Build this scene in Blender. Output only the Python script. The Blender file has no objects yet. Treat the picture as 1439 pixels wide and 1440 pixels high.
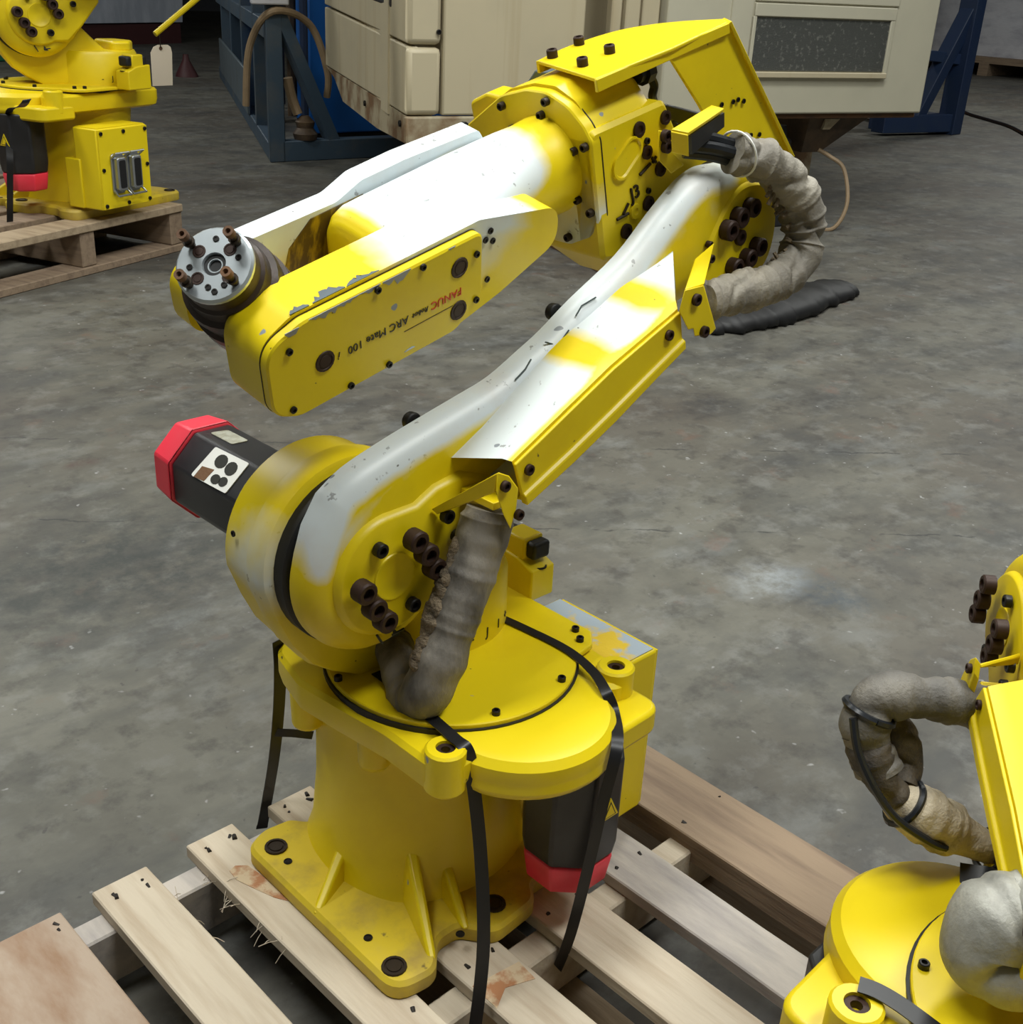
import bpy, bmesh, math, random
from mathutils import Vector, Matrix, noise
random.seed(7)
V = Vector
scene = bpy.context.scene
col = scene.collection

# ---------------------------------------------------------------- camera
F_PX, PITCH, ROLL, YAW = 1652.83, .434455, -.05303, .78801
CAM = V((-.923, -1.019, 1.33))
_f = V((math.sin(YAW)*math.cos(PITCH), math.cos(YAW)*math.cos(PITCH), -math.sin(PITCH)))
_r = V((math.cos(YAW), -math.sin(YAW), 0)); _d = _f.cross(_r)
RIGHT = math.cos(ROLL)*_r + math.sin(ROLL)*_d
DOWN = -math.sin(ROLL)*_r + math.cos(ROLL)*_d
FWD = _f
cd = bpy.data.cameras.new('camera'); cam = bpy.data.objects.new('camera', cd); col.objects.link(cam)
cd.sensor_fit = 'HORIZONTAL'; cd.sensor_width = 36; cd.lens = F_PX/1439*36; cd.clip_end = 200
cam.matrix_world = Matrix(((RIGHT.x, -DOWN.x, -FWD.x, CAM.x), (RIGHT.y, -DOWN.y, -FWD.y, CAM.y), (RIGHT.z, -DOWN.z, -FWD.z, CAM.z), (0, 0, 0, 1)))
scene.camera = cam

# ---------------------------------------------------------------- world, lamps, exposure
w = bpy.data.worlds.new('world'); scene.world = w; w.use_nodes = True
w.node_tree.nodes['Background'].inputs[0].default_value = (.95, .97, .95, 1)
w.node_tree.nodes['Background'].inputs[1].default_value = 0   # closed hall: no sky light
def area(name, loc, size, power, color=(1, .97, .9), rot=(0, 0, 0)):
    l = bpy.data.lights.new(name, 'AREA'); l.shape = 'RECTANGLE'; l.size, l.size_y = size; l.energy = power; l.color = color
    o = bpy.data.objects.new(name, l); o.location = loc; o.rotation_euler = rot; col.objects.link(o)
# ceiling lamps of the hall: one kind, one height, one power
for _x, _y in ((-.9, .6), (.9, -1.9), (2.9, .9), (-.8, 5.0), (2.2, 10.5), (9.5, 1.0), (15., 5.)):
    area('ceiling_lamp_offscreen', (_x, _y, 4.8), (2.4, .8), 130, (.97, .99, .95))
scene.view_settings.view_transform = 'Standard'; scene.view_settings.look = 'None'
scene.view_settings.exposure = 0.2; scene.view_settings.gamma = 1; scene.view_settings.use_curve_mapping = False

# ---------------------------------------------------------------- helpers
def ray(u, v): return RIGHT*((u-719.5)/F_PX) + DOWN*((v-720)/F_PX) + FWD
def at(u, v, x=None, y=None, z=None):
    """point where the sight line of a photograph pixel meets the plane x=, y= or z="""
    d = ray(u, v); i, val = (0, x) if x is not None else (1, y) if y is not None else (2, z)
    return CAM + d*((val-CAM[i])/d[i])
def on(u, v, P, n):
    d = ray(u, v); return CAM + d*((P-CAM).dot(n)/d.dot(n))

def prep(ob, label=None, cat=None, group=None, kind=None):
    if label: ob['label'] = label
    if cat: ob['category'] = cat
    if group: ob['group'] = group
    if kind: ob['kind'] = kind
    return ob
def empty(name, loc, label, cat, group=None):
    o = bpy.data.objects.new(name, None); col.objects.link(o); o.location = loc; o.empty_display_size = .05
    o.matrix_world = Matrix.Translation(loc)
    return prep(o, label, cat, group)
def attach(o, parent):
    if parent is None: return o
    o.parent = parent
    if parent.type == 'EMPTY': o.matrix_parent_inverse = parent.matrix_world.inverted()
    return o

class MB:
    def __init__(s): s.bm = bmesh.new()
    def face(s, vs):
        try: return s.bm.faces.new(vs)
        except ValueError: return None
    def loft(s, rings, cap=True, closed=True, loop=False):
        R = [[s.bm.verts.new(p) for p in r] for r in rings]; n = len(R[0])
        pairs = list(zip(R, R[1:])) + ([(R[-1], R[0])] if loop else [])
        for a, b in pairs:
            for i in range(n if closed else n-1):
                j = (i+1) % n; s.face([a[i], a[j], b[j], b[i]])
        if cap and not loop: s.face(R[0][::-1]); s.face(R[-1])
        return s
    def ring_prism(s, outline, rings, O, U, W, N):
        """outline in (U,W) coordinates, rings = [(height along N, inset)]"""
        s.loft([[O + U*p + W*q + N*h for p, q in offset(outline, ins)] for h, ins in rings]); return s
    def prism(s, outline, O, U, W, N, h0, h1):
        return s.ring_prism(outline, [(h0, 0), (h1, 0)], O, U, W, N)
    def box(s, lo, hi, M=None):
        c = [V((x, y, z)) for z in (lo[2], hi[2]) for x, y in ((lo[0], lo[1]), (hi[0], lo[1]), (hi[0], hi[1]), (lo[0], hi[1]))]
        if M: c = [M @ p for p in c]
        return s.loft([c[:4], c[4:]])
    def cyl(s, p0, p1, r0, r1=None, n=24, cap=True):
        return s.lathe(p0, V(p1)-V(p0), [(0, r0), ((V(p1)-V(p0)).length, r0 if r1 is None else r1)], n, cap)
    def lathe(s, O, axis, prof, n=32, cap=True, phase=0.0):
        O = V(O); A = V(axis).normalized(); U = A.orthogonal().normalized(); W = A.cross(U)
        return s.loft([[O + A*h + (U*math.cos(t) + W*math.sin(t))*max(r, 1e-4) for t in [phase + 2*math.pi*i/n for i in range(n)]] for h, r in prof], cap)
    def tube(s, path, r, n=12, wr=None, cap=True):
        P = [V(p) for p in path]; rings = []; U = None
        for i, p in enumerate(P):
            T = (P[min(i+1, len(P)-1)] - P[max(i-1, 0)]).normalized()
            U = T.orthogonal().normalized() if U is None else (U - T*U.dot(T)).normalized()
            W = T.cross(U); rr = r(i/(len(P)-1)) if callable(r) else r
            rings.append([p + (U*math.cos(a) + W*math.sin(a))*(rr*(wr(i/(len(P)-1), a, p) if wr else 1)) for a in [2*math.pi*k/n for k in range(n)]])
        return s.loft(rings, cap)
    def ribbon(s, path, width_dir, width, th):
        P = [V(p) for p in path]; rings = []
        for i, p in enumerate(P):
            T = (P[min(i+1, len(P)-1)] - P[max(i-1, 0)]).normalized()
            D = width_dir[i] if isinstance(width_dir, list) else width_dir
            D = (V(D) - T*V(D).dot(T)).normalized(); N = T.cross(D)
            rings.append([p + D*width/2 + N*th/2, p - D*width/2 + N*th/2, p - D*width/2 - N*th/2, p + D*width/2 - N*th/2])
        return s.loft(rings)
    def quadplate(s, pts, th):
        n = (V(pts[1])-V(pts[0])).cross(V(pts[2])-V(pts[0])).normalized()
        return s.loft([[V(p)-n*th/2 for p in pts], [V(p)+n*th/2 for p in pts]])
    def build(s, name, mat, parent=None, bevel=0, seg=2, smooth=35, fade=None, label=None, kind=None):
        bmesh.ops.recalc_face_normals(s.bm, faces=s.bm.faces)
        me = bpy.data.meshes.new(name); s.bm.to_mesh(me); s.bm.free()
        me.materials.append(mat)
        if smooth: me.shade_smooth(); me.set_sharp_from_angle(angle=math.radians(smooth))
        if fade:
            at_ = me.attributes.new('fade', 'FLOAT', 'POINT')
            for i, v in enumerate(me.vertices): at_.data[i].value = max(0, min(1, fade(v.co)))
        o = bpy.data.objects.new(name, me); col.objects.link(o)
        if bevel:
            m = o.modifiers.new('bevel', 'BEVEL'); m.width = bevel; m.segments = seg; m.limit_method = 'ANGLE'; m.angle_limit = math.radians(40); m.use_clamp_overlap = True
        attach(o, parent)
        if label: o['label'] = label
        if kind: o['kind'] = kind
        return o

def area2(o): return sum(a[0]*b[1]-b[0]*a[1] for a, b in zip(o, o[1:]+o[:1]))/2
def offset(o, ins):
    if not ins: return o
    sg = 1 if area2(o) > 0 else -1; n = len(o); out = []
    for i in range(n):
        p0, p, p1 = V(o[i-1]), V(o[i]), V(o[(i+1) % n])
        e0 = (p-p0).normalized(); e1 = (p1-p).normalized()
        n0 = V((-e0.y, e0.x))*sg; n1 = V((-e1.y, e1.x))*sg; m = (n0+n1)
        m = m.normalized() if m.length > 1e-6 else n0
        k = ins/max(.5, m.dot(n0)); out.append((p.x+m.x*k, p.y+m.y*k))
    return out
def rounded(pts, r, seg=5):
    out = []; n = len(pts)
    for i in range(n):
        p0, p, p1 = V(pts[i-1][:2]), V(pts[i][:2]), V(pts[(i+1) % n][:2]); rr = pts[i][2] if len(pts[i]) > 2 else r
        a = (p0-p); b = (p1-p); la, lb = a.length, b.length; a.normalize(); b.normalize()
        ang = math.acos(max(-1, min(1, a.dot(b)))); t = min(rr/math.tan(ang/2) if ang > .01 else 0, la*.49, lb*.49)
        if t < 1e-4: out.append((p.x, p.y)); continue
        A, B = p+a*t, p+b*t
        for k in range(seg+1):
            u = k/seg; q = A*(1-u)**2 + p*2*u*(1-u) + B*u*u; out.append((q.x, q.y))
    return out
def circ(c, r, a0=0, a1=360, n=32):
    return [(c[0]+r*math.cos(math.radians(a0+(a1-a0)*i/n)), c[1]+r*math.sin(math.radians(a0+(a1-a0)*i/n))) for i in range(n + (0 if abs(a1-a0) == 360 else 1))]
def spline(pts, n=10, closed=False):
    P = [V(p) for p in pts]; out = []; m = len(P)
    for i in range(m if closed else m-1):
        g = (lambda k: P[k % m]) if closed else (lambda k: P[max(0, min(m-1, k))])
        p0, p1, p2, p3 = g(i-1), g(i), g(i+1), g(i+2)
        for k in range(n):
            t = k/n; out.append(.5*((2*p1) + (p2-p0)*t + (2*p0-5*p1+4*p2-p3)*t*t + (3*p1-p0-3*p2+p3)*t**3))
    if not closed: out.append(P[-1])
    return out
def S2(pts, n=6): return [(p.x, p.y) for p in spline([V((a, b, 0)) for a, b in pts], n)]
EX, EY, EZ = V((1, 0, 0)), V((0, 1, 0)), V((0, 0, 1))

# ---------------------------------------------------------------- materials
def mat(name, rgb, rough=.5, metal=0, noise_amt=0, noise_rgb=(0, 0, 0), scale=8, stretch=(1, 1, 1), bump=0, lo=.45, hi=.7, coat=0, rand=0, detail=6, extra=None):
    m = bpy.data.materials.new(name); m.use_nodes = True; nt = m.node_tree; N = nt.nodes; L = nt.links; b = N['Principled BSDF']
    b.inputs['Base Color'].default_value = (*rgb, 1); b.inputs['Roughness'].default_value = rough; b.inputs['Metallic'].default_value = metal
    b.inputs['Coat Weight'].default_value = coat
    tc = N.new('ShaderNodeTexCoord'); mp = N.new('ShaderNodeMapping'); mp.inputs['Scale'].default_value = stretch; L.new(tc.outputs['Object'], mp.inputs[0])
    def tex(sc, det=detail, rg=.6):
        t = N.new('ShaderNodeTexNoise'); t.inputs['Scale'].default_value = sc; t.inputs['Detail'].default_value = det; t.inputs['Roughness'].default_value = rg; L.new(mp.outputs[0], t.inputs[0]); return t
    def ramp(src, lo, hi, amt=1):
        r = N.new('ShaderNodeMapRange'); r.inputs[1].default_value = lo; r.inputs[2].default_value = hi; r.inputs[4].default_value = amt; L.new(src, r.inputs[0]); return r.outputs[0]
    def mix(fac, A, B):
        x = N.new('ShaderNodeMix'); x.data_type = 'RGBA'
        if isinstance(fac, (int, float)): x.inputs[0].default_value = fac
        else: L.new(fac, x.inputs[0])
        for k, c in ((6, A), (7, B)):
            if isinstance(c, tuple): x.inputs[k].default_value = (*c, 1)
            else: L.new(c, x.inputs[k])
        return x.outputs[2]
    def math_(op, a, c=None):
        x = N.new('ShaderNodeMath'); x.operation = op
        for k, q in ((0, a), (1, c)):
            if q is None: continue
            if isinstance(q, (int, float)): x.inputs[k].default_value = q
            else: L.new(q, x.inputs[k])
        return x.outputs[0]
    c = rgb
    if noise_amt: c = mix(ramp(tex(scale).outputs[0], lo, hi, noise_amt), rgb, noise_rgb)
    if rand:
        oi = N.new('ShaderNodeObjectInfo'); hv = N.new('ShaderNodeHueSaturation')
        L.new(ramp(oi.outputs['Random'], 0, 1, 1), (r := N.new('ShaderNodeMapRange')).inputs[0]); r.inputs[3].default_value = 1-rand; r.inputs[4].default_value = 1+rand
        L.new(r.outputs[0], hv.inputs['Value'])
        if isinstance(c, tuple): hv.inputs['Color'].default_value = (*c, 1)
        else: L.new(c, hv.inputs['Color'])
        c = hv.outputs[0]
    if extra: c = extra(dict(N=N, L=L, tex=tex, ramp=ramp, mix=mix, math=math_, tc=tc, mp=mp, b=b), c)
    if not isinstance(c, tuple): L.new(c, b.inputs['Base Color'])
    if bump:
        bp = N.new('ShaderNodeBump'); bp.inputs['Strength'].default_value = bump; bp.inputs['Distance'].default_value = .01; L.new(tex(scale*3).outputs[0], bp.inputs['Height']); L.new(bp.outputs[0], b.inputs['Normal'])
    return m

YEL = (.81, .625, .005)
def paint_extra(fine=.0, whitening=(.70, .76, .78)):
    def f(k, c):
        # whiter where the fade attribute says so, broken up by noise
        a = k['N'].new('ShaderNodeAttribute'); a.attribute_name = 'fade'
        t = k['tex'](9, 4)
        m = k['math']('ADD', a.outputs['Fac'], k['math']('MULTIPLY', k['math']('SUBTRACT', t.outputs[0], .5), .55))
        m = k['math']('MULTIPLY', k['ramp'](m, .30, .66), k['ramp'](a.outputs['Fac'], .02, .2))
        pale_mix = k['mix'](k['ramp'](k['tex'](5, 7).outputs[0], .5, .72, .5), whitening, (.60, .50, .42))
        pale_mix = k['mix'](k['ramp'](k['tex'](60, 3).outputs[0], .66, .70, .7), pale_mix, (.2, .2, .2))
        c = k['mix'](m, c, pale_mix)
        # small chips down to grey primer and black specks
        c = k['mix'](k['ramp'](k['tex'](22, 2).outputs[0], .735, .745), c, (.27, .30, .33))
        c = k['mix'](k['ramp'](k['tex'](75, 2).outputs[0], .76, .78, .8), c, (.06, .05, .03))
        return c
    return f
M = {}
M['yellow'] = mat('yellow_paint', YEL, .38, 0, .45, (.60, .38, .004), 6, lo=.5, hi=.8, extra=paint_extra(), bump=.02)
M['yellow2'] = mat('yellow_paint_clean', (.79, .60, .006), .4, 0, .35, (.55, .38, .005), 5, bump=.02)
def grime(k, c):
    c = k['mix'](k['ramp'](k['tex'](4.5, 6).outputs[0], .46, .66, .55), c, (.46, .34, .13))
    return k['mix'](k['ramp'](k['tex'](40, 3).outputs[0], .68, .74, .8), c, (.10, .07, .03))
M['yellow_dirty'] = mat('yellow_paint_grimy', (.66, .49, .02), .55, 0, .7, (.26, .17, .05), 11, lo=.48, hi=.72, bump=.04, extra=grime)
M['chipped'] = mat('peeled_paint', (.42, .50, .58), .5, 0, 1, (.80, .56, .03), 10, lo=.5, hi=.56, bump=.1)
M['rust'] = mat('rusty_bolt', (.028, .014, .010), .55, .3, .7, (.075, .028, .014), 60)
M['black_bolt'] = mat('black_bolt', (.015, .013, .012), .4, .4)
M['dark_bolt'] = mat('dark_screw', (.035, .024, .015), .5, .5)
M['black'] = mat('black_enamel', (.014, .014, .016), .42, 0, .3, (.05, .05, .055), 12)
M['gap'] = mat('black_rubber_seal', (.008, .008, .009), .55)
M['red'] = mat('red_plastic', (.80, .030, .060), .45, 0, .4, (.70, .12, .14), 6)
M['white_label'] = mat('white_label', (.82, .82, .78), .4)
M['grey_label'] = mat('grey_label', (.5, .5, .42), .35, .2, .8, (.2, .17, .08), 60)
M['steel'] = mat('bright_steel', (.62, .68, .72), .3, .75, .3, (.35, .38, .4), 15)
M['steel_dull'] = mat('dull_steel', (.38, .40, .42), .35, .8)
M['iron'] = mat('greasy_iron', (.035, .026, .022), .45, .4, .6, (.075, .04, .025), 20, bump=.1)
M['sooty'] = mat('grease_smear', (.10, .06, .01), .4, 0, .9, (.45, .30, .01), 25, stretch=(3, 3, .6), lo=.45, hi=.65)
def cloth_extra(k, c):
    return k['mix'](k['ramp'](k['tex'](5, 3).outputs[0], .42, .68), c, (.085, .08, .075))
M['cloth'] = mat('grey_sleeve_cloth', (.34, .31, .255), .65, 0, .7, (.20, .17, .13), 14, bump=.5, extra=cloth_extra)
M['cloth_dark'] = mat('sooty_sleeve_cloth', (.27, .245, .21), .55, 0, .92, (.028, .026, .026), 9, (1, 1, .45), .5, lo=.42, hi=.60)
M['cloth_tan'] = mat('tan_sleeve_cloth', (.58, .50, .37), .75, 0, .85, (.09, .07, .05), 16, bump=.6, lo=.50, hi=.66)
M['cloth_burnt'] = mat('scorched_sleeve_cloth', (.045, .038, .032), .6, 0, .7, (.16, .12, .07), 16, bump=.5)
M['silver'] = mat('aluminised_cloth', (.42, .41, .36), .5, .15, .9, (.12, .12, .11), 9, bump=.35)
M['frayed'] = mat('frayed_cloth_edge', (.26, .20, .13), .95, 0, .9, (.05, .04, .03), 50, bump=1.0)
M['cable'] = mat('black_cable', (.012, .014, .018), .3)
M['strap'] = mat('black_strapping', (.012, .012, .014), .35, .2)
def wood_extra(k, c):
    c = k['mix'](k['ramp'](k['tex'](1.3, 3).outputs[0], .50, .72, .75), c, (.17, .155, .15))
    return c
M['wood'] = mat('pale_pallet_wood', (.56, .48, .37), .75, 0, .6, (.36, .27, .18), 7, (6, .55, 6), .18, rand=.10)
M['wood_grey'] = mat('stained_pallet_wood', (.50, .45, .40), .75, 0, .7, (.20, .185, .19), 5, (4, .8, 4), .18, lo=.4, hi=.68, rand=.08)
M['wood_brown'] = mat('brown_pallet_wood', (.27, .195, .13), .8, 0, .7, (.13, .085, .06), 6, (5, .6, 5), .2)
M['wood_pink'] = mat('reddish_pallet_wood', (.40, .31, .235), .75, 0, .9, (.26, .15, .085), 4, (3, 1, 3), .18, lo=.42, hi=.62)
M['wood_tan'] = mat('tan_pallet_wood', (.38, .29, .19), .8, 0, .7, (.20, .14, .085), 6, (5, .6, 5), .2)
M['stain'] = mat('orange_wood_stain', (.38, .17, .075), .8, 0, 1, (.55, .43, .28), 26, lo=.44, hi=.56)
M['nail'] = mat('nail_head', (.03, .025, .022), .6, .5)
def beige_extra(k, c):
    k2 = k['N'].new('ShaderNodeMapping'); k2.inputs['Scale'].default_value = (9, 9, .35); k['L'].new(k['tc'].outputs['Object'], k2.inputs[0])
    t = k['N'].new('ShaderNodeTexNoise'); t.inputs['Scale'].default_value = 1.6; t.inputs['Detail'].default_value = 5; k['L'].new(k2.outputs[0], t.inputs[0])
    c = k['mix'](k['ramp'](t.outputs[0], .55, .80, .55), c, (.36, .26, .12))
    return c
M['beige'] = mat('beige_machine_paint', (.54, .47, .32), .5, 0, .3, (.40, .36, .26), 3, extra=beige_extra)
M['beige_clean'] = mat('beige_door_paint', (.55, .52, .40), .5, 0, .4, (.44, .42, .33), 2)
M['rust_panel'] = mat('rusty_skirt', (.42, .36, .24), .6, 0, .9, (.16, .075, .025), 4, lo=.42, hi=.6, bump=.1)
M['mesh'] = mat('dusty_filter_mesh', (.065, .068, .062), .8, 0, .7, (.20, .20, .18), 45, lo=.56, hi=.66, bump=.5)
M['dark_brown'] = mat('oily_sheet_metal', (.06, .04, .025), .6, .2, .8, (.16, .10, .05), 5, bump=.1)
M['rusty_steel'] = mat('rusty_steel', (.17, .085, .04), .75, .2, .9, (.07, .045, .035), 7, (1, 1, 3), .2)
M['blue'] = mat('bright_blue_paint', (.006, .105, .40), .4, 0, .3, (.005, .07, .27), 3)
M['blue_edge'] = mat('light_blue_edge', (.12, .33, .62), .4)
M['bluegrey'] = mat('blue_grey_steel', (.045, .075, .11), .55, 0, .7, (.11, .11, .10), 3, lo=.5, hi=.72, bump=.05)
M['greysheet'] = mat('grey_sheet_metal', (.11, .14, .16), .5, .2, .4, (.07, .07, .06), 3)
M['navy'] = mat('navy_blue_paint', (.008, .022, .065), .5, 0, .4, (.02, .035, .06), 4)
M['hose'] = mat('tan_hose', (.30, .21, .12), .6, 0, .5, (.15, .11, .06), 10)
M['wrap'] = mat('plastic_wrap', (.42, .46, .54), .25, 0, .6, (.62, .66, .74), 2.2, (2.5, 2.5, .8), .4, coat=.3)
M['wrap_white'] = mat('white_wrapped_goods', (.62, .62, .66), .4, 0, .6, (.34, .34, .40), 3, (1, 1, 2.5), .5)
M['maroon'] = mat('maroon_beam', (.055, .012, .014), .6)
M['orange'] = mat('orange_rack_paint', (.42, .13, .012), .5, 0, .4, (.28, .09, .02), 4)
M['green'] = mat('green_paint', (.01, .13, .06), .5)
M['tag'] = mat('cream_card_tag', (.80, .70, .56), .7)
M['text_red'] = mat('red_lettering', (.65, .05, .02), .5)
M['text_black'] = mat('black_lettering', (.02, .02, .015), .5)
M['marker'] = mat('marker_stroke', (.05, .07, .07), .6)
M['wall'] = mat('dark_hall_wall', (.10, .105, .12), .8, 0, .3, (.07, .07, .08), .6)

M['hall_white'] = mat('pale_hall_paint', (.62, .62, .58), .8)
def floor_extra(k, c):
    N, L = k['N'], k['L']
    def sm(sc, lo, hi, amt, colr, c, det=6, st=None):
        t = k['tex'](sc, det, .65)
        if st:
            m2 = N.new('ShaderNodeMapping'); m2.inputs['Scale'].default_value = st; m2.inputs['Rotation'].default_value = (0, 0, .5); L.new(k['tc'].outputs['Object'], m2.inputs[0]); L.new(m2.outputs[0], t.inputs[0])
        return k['mix'](k['ramp'](t.outputs[0], lo, hi, amt), c, colr)
    c = sm(.55, .42, .62, .75, (.075, .062, .050), c, 4)
    c = sm(1.3, .48, .66, .7, (.042, .044, .045), c, 7, (1.0, 2.2, 1))
    c = sm(3.2, .52, .70, .55, (.045, .046, .048), c, 8)
    c = sm(2.1, .55, .74, .5, (.22, .235, .235), c, 10, (1, 1.8, 1))
    c = sm(9, .52, .68, .5, (.20, .20, .185), c, 9)
    c = sm(11, .52, .66, .6, (.040, .036, .032), c, 9)
    c = sm(.9, .54, .72, .55, (.028, .028, .028), c, 8, (1.0, 1.5, 1))
    c = sm(6, .60, .74, .5, (.15, .075, .05), c, 9)
    c = sm(28, .70, .76, .6, (.42, .42, .42), c, 2)
    c = sm(34, .70, .75, .5, (.03, .03, .03), c, 2)
    # two saw-cut joints with ragged dark edges
    sx = N.new('ShaderNodeSeparateXYZ'); L.new(k['tc'].outputs['Object'], sx.inputs[0])
    jit = k['math']('MULTIPLY', k['math']('SUBTRACT', k['tex'](12, 5).outputs[0], .5), .05)
    for (a, b, d0) in FLOOR_LINES:
        v = k['math']('ADD', k['math']('ADD', k['math']('MULTIPLY', sx.outputs[0], a), k['math']('MULTIPLY', sx.outputs[1], b)), -d0)
        v = k['math']('ABSOLUTE', k['math']('ADD', v, jit))
        msk = k['math']('MULTIPLY', k['ramp'](v, .006, .001), k['ramp'](k['tex'](7, 3).outputs[0], .48, .55, .8))
        c = k['mix'](msk, c, (.025, .025, .025))
    # oil stains and a pale dusty scuff, each with a place of its own on the slab
    wob = k['math']('MULTIPLY', k['math']('SUBTRACT', k['tex'](4, 8).outputs[0], .5), .9)
    for (x, y, rx, ry, amt, colr) in FLOOR_SPOTS:
        dx = k['math']('MULTIPLY', k['math']('ADD', sx.outputs[0], -x), 1/rx); dy = k['math']('MULTIPLY', k['math']('ADD', sx.outputs[1], -y), 1/ry)
        r2 = k['math']('SQRT', k['math']('ADD', k['math']('MULTIPLY', dx, dx), k['math']('MULTIPLY', dy, dy)))
        c = k['mix'](k['math']('MULTIPLY', k['ramp'](k['math']('ADD', r2, wob), 1.2, .35, amt), k['ramp'](k['tex'](14, 8, .75).outputs[0], .36, .60)), c, colr)
    return c
_a = at(860, 745, z=0); _b = at(1439, 755, z=0); _c = at(830, 630, z=0); _e = at(1439, 641, z=0)
FLOOR_LINES = []
for p, q in ((_a, _b), (_c, _e)):
    t = (q-p).normalized(); FLOOR_LINES.append((-t.y, t.x, -t.y*p.x + t.x*p.y))
def _spot(u, v, rx, ry, amt, colr): p = at(u, v, z=0); return (p.x, p.y, rx, ry, amt, colr)
FLOOR_SPOTS = [_spot(1000, 567, .13, .10, .8, (.03, .03, .032)), _spot(1160, 835, .10, .14, .8, (.045, .06, .075)), _spot(1080, 815, .12, .10, .55, (.36, .39, .41)),
               _spot(150, 800, .45, .35, .9, (.034, .038, .036)), _spot(115, 652, .05, .03, .8, (.06, .025, .02)), _spot(1100, 500, .25, .06, .6, (.05, .05, .05))]
M['floor'] = mat('stained_concrete', (.136, .131, .108), .6, 0, .7, (.070, .066, .054), 5, extra=floor_extra, bump=.06)

# ---------------------------------------------------------------- the hall
MB().box((-8, -8, -.2), (34, 34, 0)).build('floor', M['floor'], smooth=0, kind='structure')
o = MB().box((-8, 26, 0), (34, 26.3, 5.6)).build('wall_back', M['wall'], smooth=0, kind='structure')
o = MB().box((30, -8, 0), (30.3, 26, 5.6)).build('wall_right', M['wall'], smooth=0, kind='structure')
MB().box((-8.3, -8, 0), (-8, 26, 5.6)).build('wall_left', M['hall_white'], smooth=0, kind='structure')
MB().box((-8, -8.3, 0), (30, -8, 5.6)).build('wall_front', M['hall_white'], smooth=0, kind='structure')
MB().box((-8, -8, 5.6), (30, 26, 5.8)).build('ceiling', M['hall_white'], smooth=0, kind='structure')
bpy.data.objects['floor']['label'] = 'stained grey concrete hall floor'

# ---------------------------------------------------------------- screws (shared meshes)
def _screw_mesh(name, prof, n, m):
    b = MB(); b.lathe((0, 0, 0), (0, 0, 1), prof, n); o = b.build(name, m, smooth=30); me = o.data; bpy.data.objects.remove(o); return me
SCREW = {}
for _k in ('rust', 'black_bolt', 'dark_bolt'):
    SCREW[_k] = _screw_mesh('cap_screw', [(0, 1), (.88, 1), (1, .86), (1, .55), (.45, .5), (.45, .01)], 16, M[_k])
    SCREW[_k+'_hole'] = _screw_mesh('sunk_screw', [(0, 1.25), (.25, 1.2), (.25, .95), (.05, .9), (.05, .75), (.2, .7), (.2, .01)], 16, M[_k])
def bolt(P, axis, r, h, parent, kind='rust', name='bolt'):
    o = bpy.data.objects.new(name, SCREW[kind]); col.objects.link(o)
    q = V(axis).to_track_quat('Z', 'Y').to_matrix().to_4x4()
    o.matrix_world = Matrix.Translation(V(P)) @ q @ Matrix.Diagonal((r, r, h, 1)); mw = o.matrix_world.copy()
    o.parent = parent
    if parent is not None and parent.type == 'EMPTY': o.matrix_parent_inverse = parent.matrix_world.inverted()
    o.matrix_basis = mw
    return o
def text(body, size, O, X, Yv, m, parent, name='lettering', depth=.0006, align='CENTER', shear=0):
    cu = bpy.data.curves.new('t', 'FONT'); cu.body = body; cu.size = size; cu.align_x = align; cu.align_y = 'CENTER'; cu.extrude = depth; cu.shear = shear; cu.resolution_u = 3
    to = bpy.data.objects.new('t', cu); col.objects.link(to); bpy.context.view_layer.update()
    me = bpy.data.meshes.new_from_object(to.evaluated_get(bpy.context.evaluated_depsgraph_get())); bpy.data.objects.remove(to)
    Z = V(X).cross(V(Yv)); R = Matrix((V(X), V(Yv), Z)).transposed().to_4x4()
    me.transform(Matrix.Translation(O) @ R); me.materials.clear(); me.materials.append(m); me.name = name
    o = bpy.data.objects.new(name, me); col.objects.link(o); return attach(o, parent)

# ================================================================ ROBOT
ZP = .13                                   # pallet deck height
J1 = V((.035, .11, 0)); J2 = V((-.144, 0, .665)); J3 = V((.495, 0, 1.003))
def wear(lo, hi): return lambda p: 0

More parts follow.
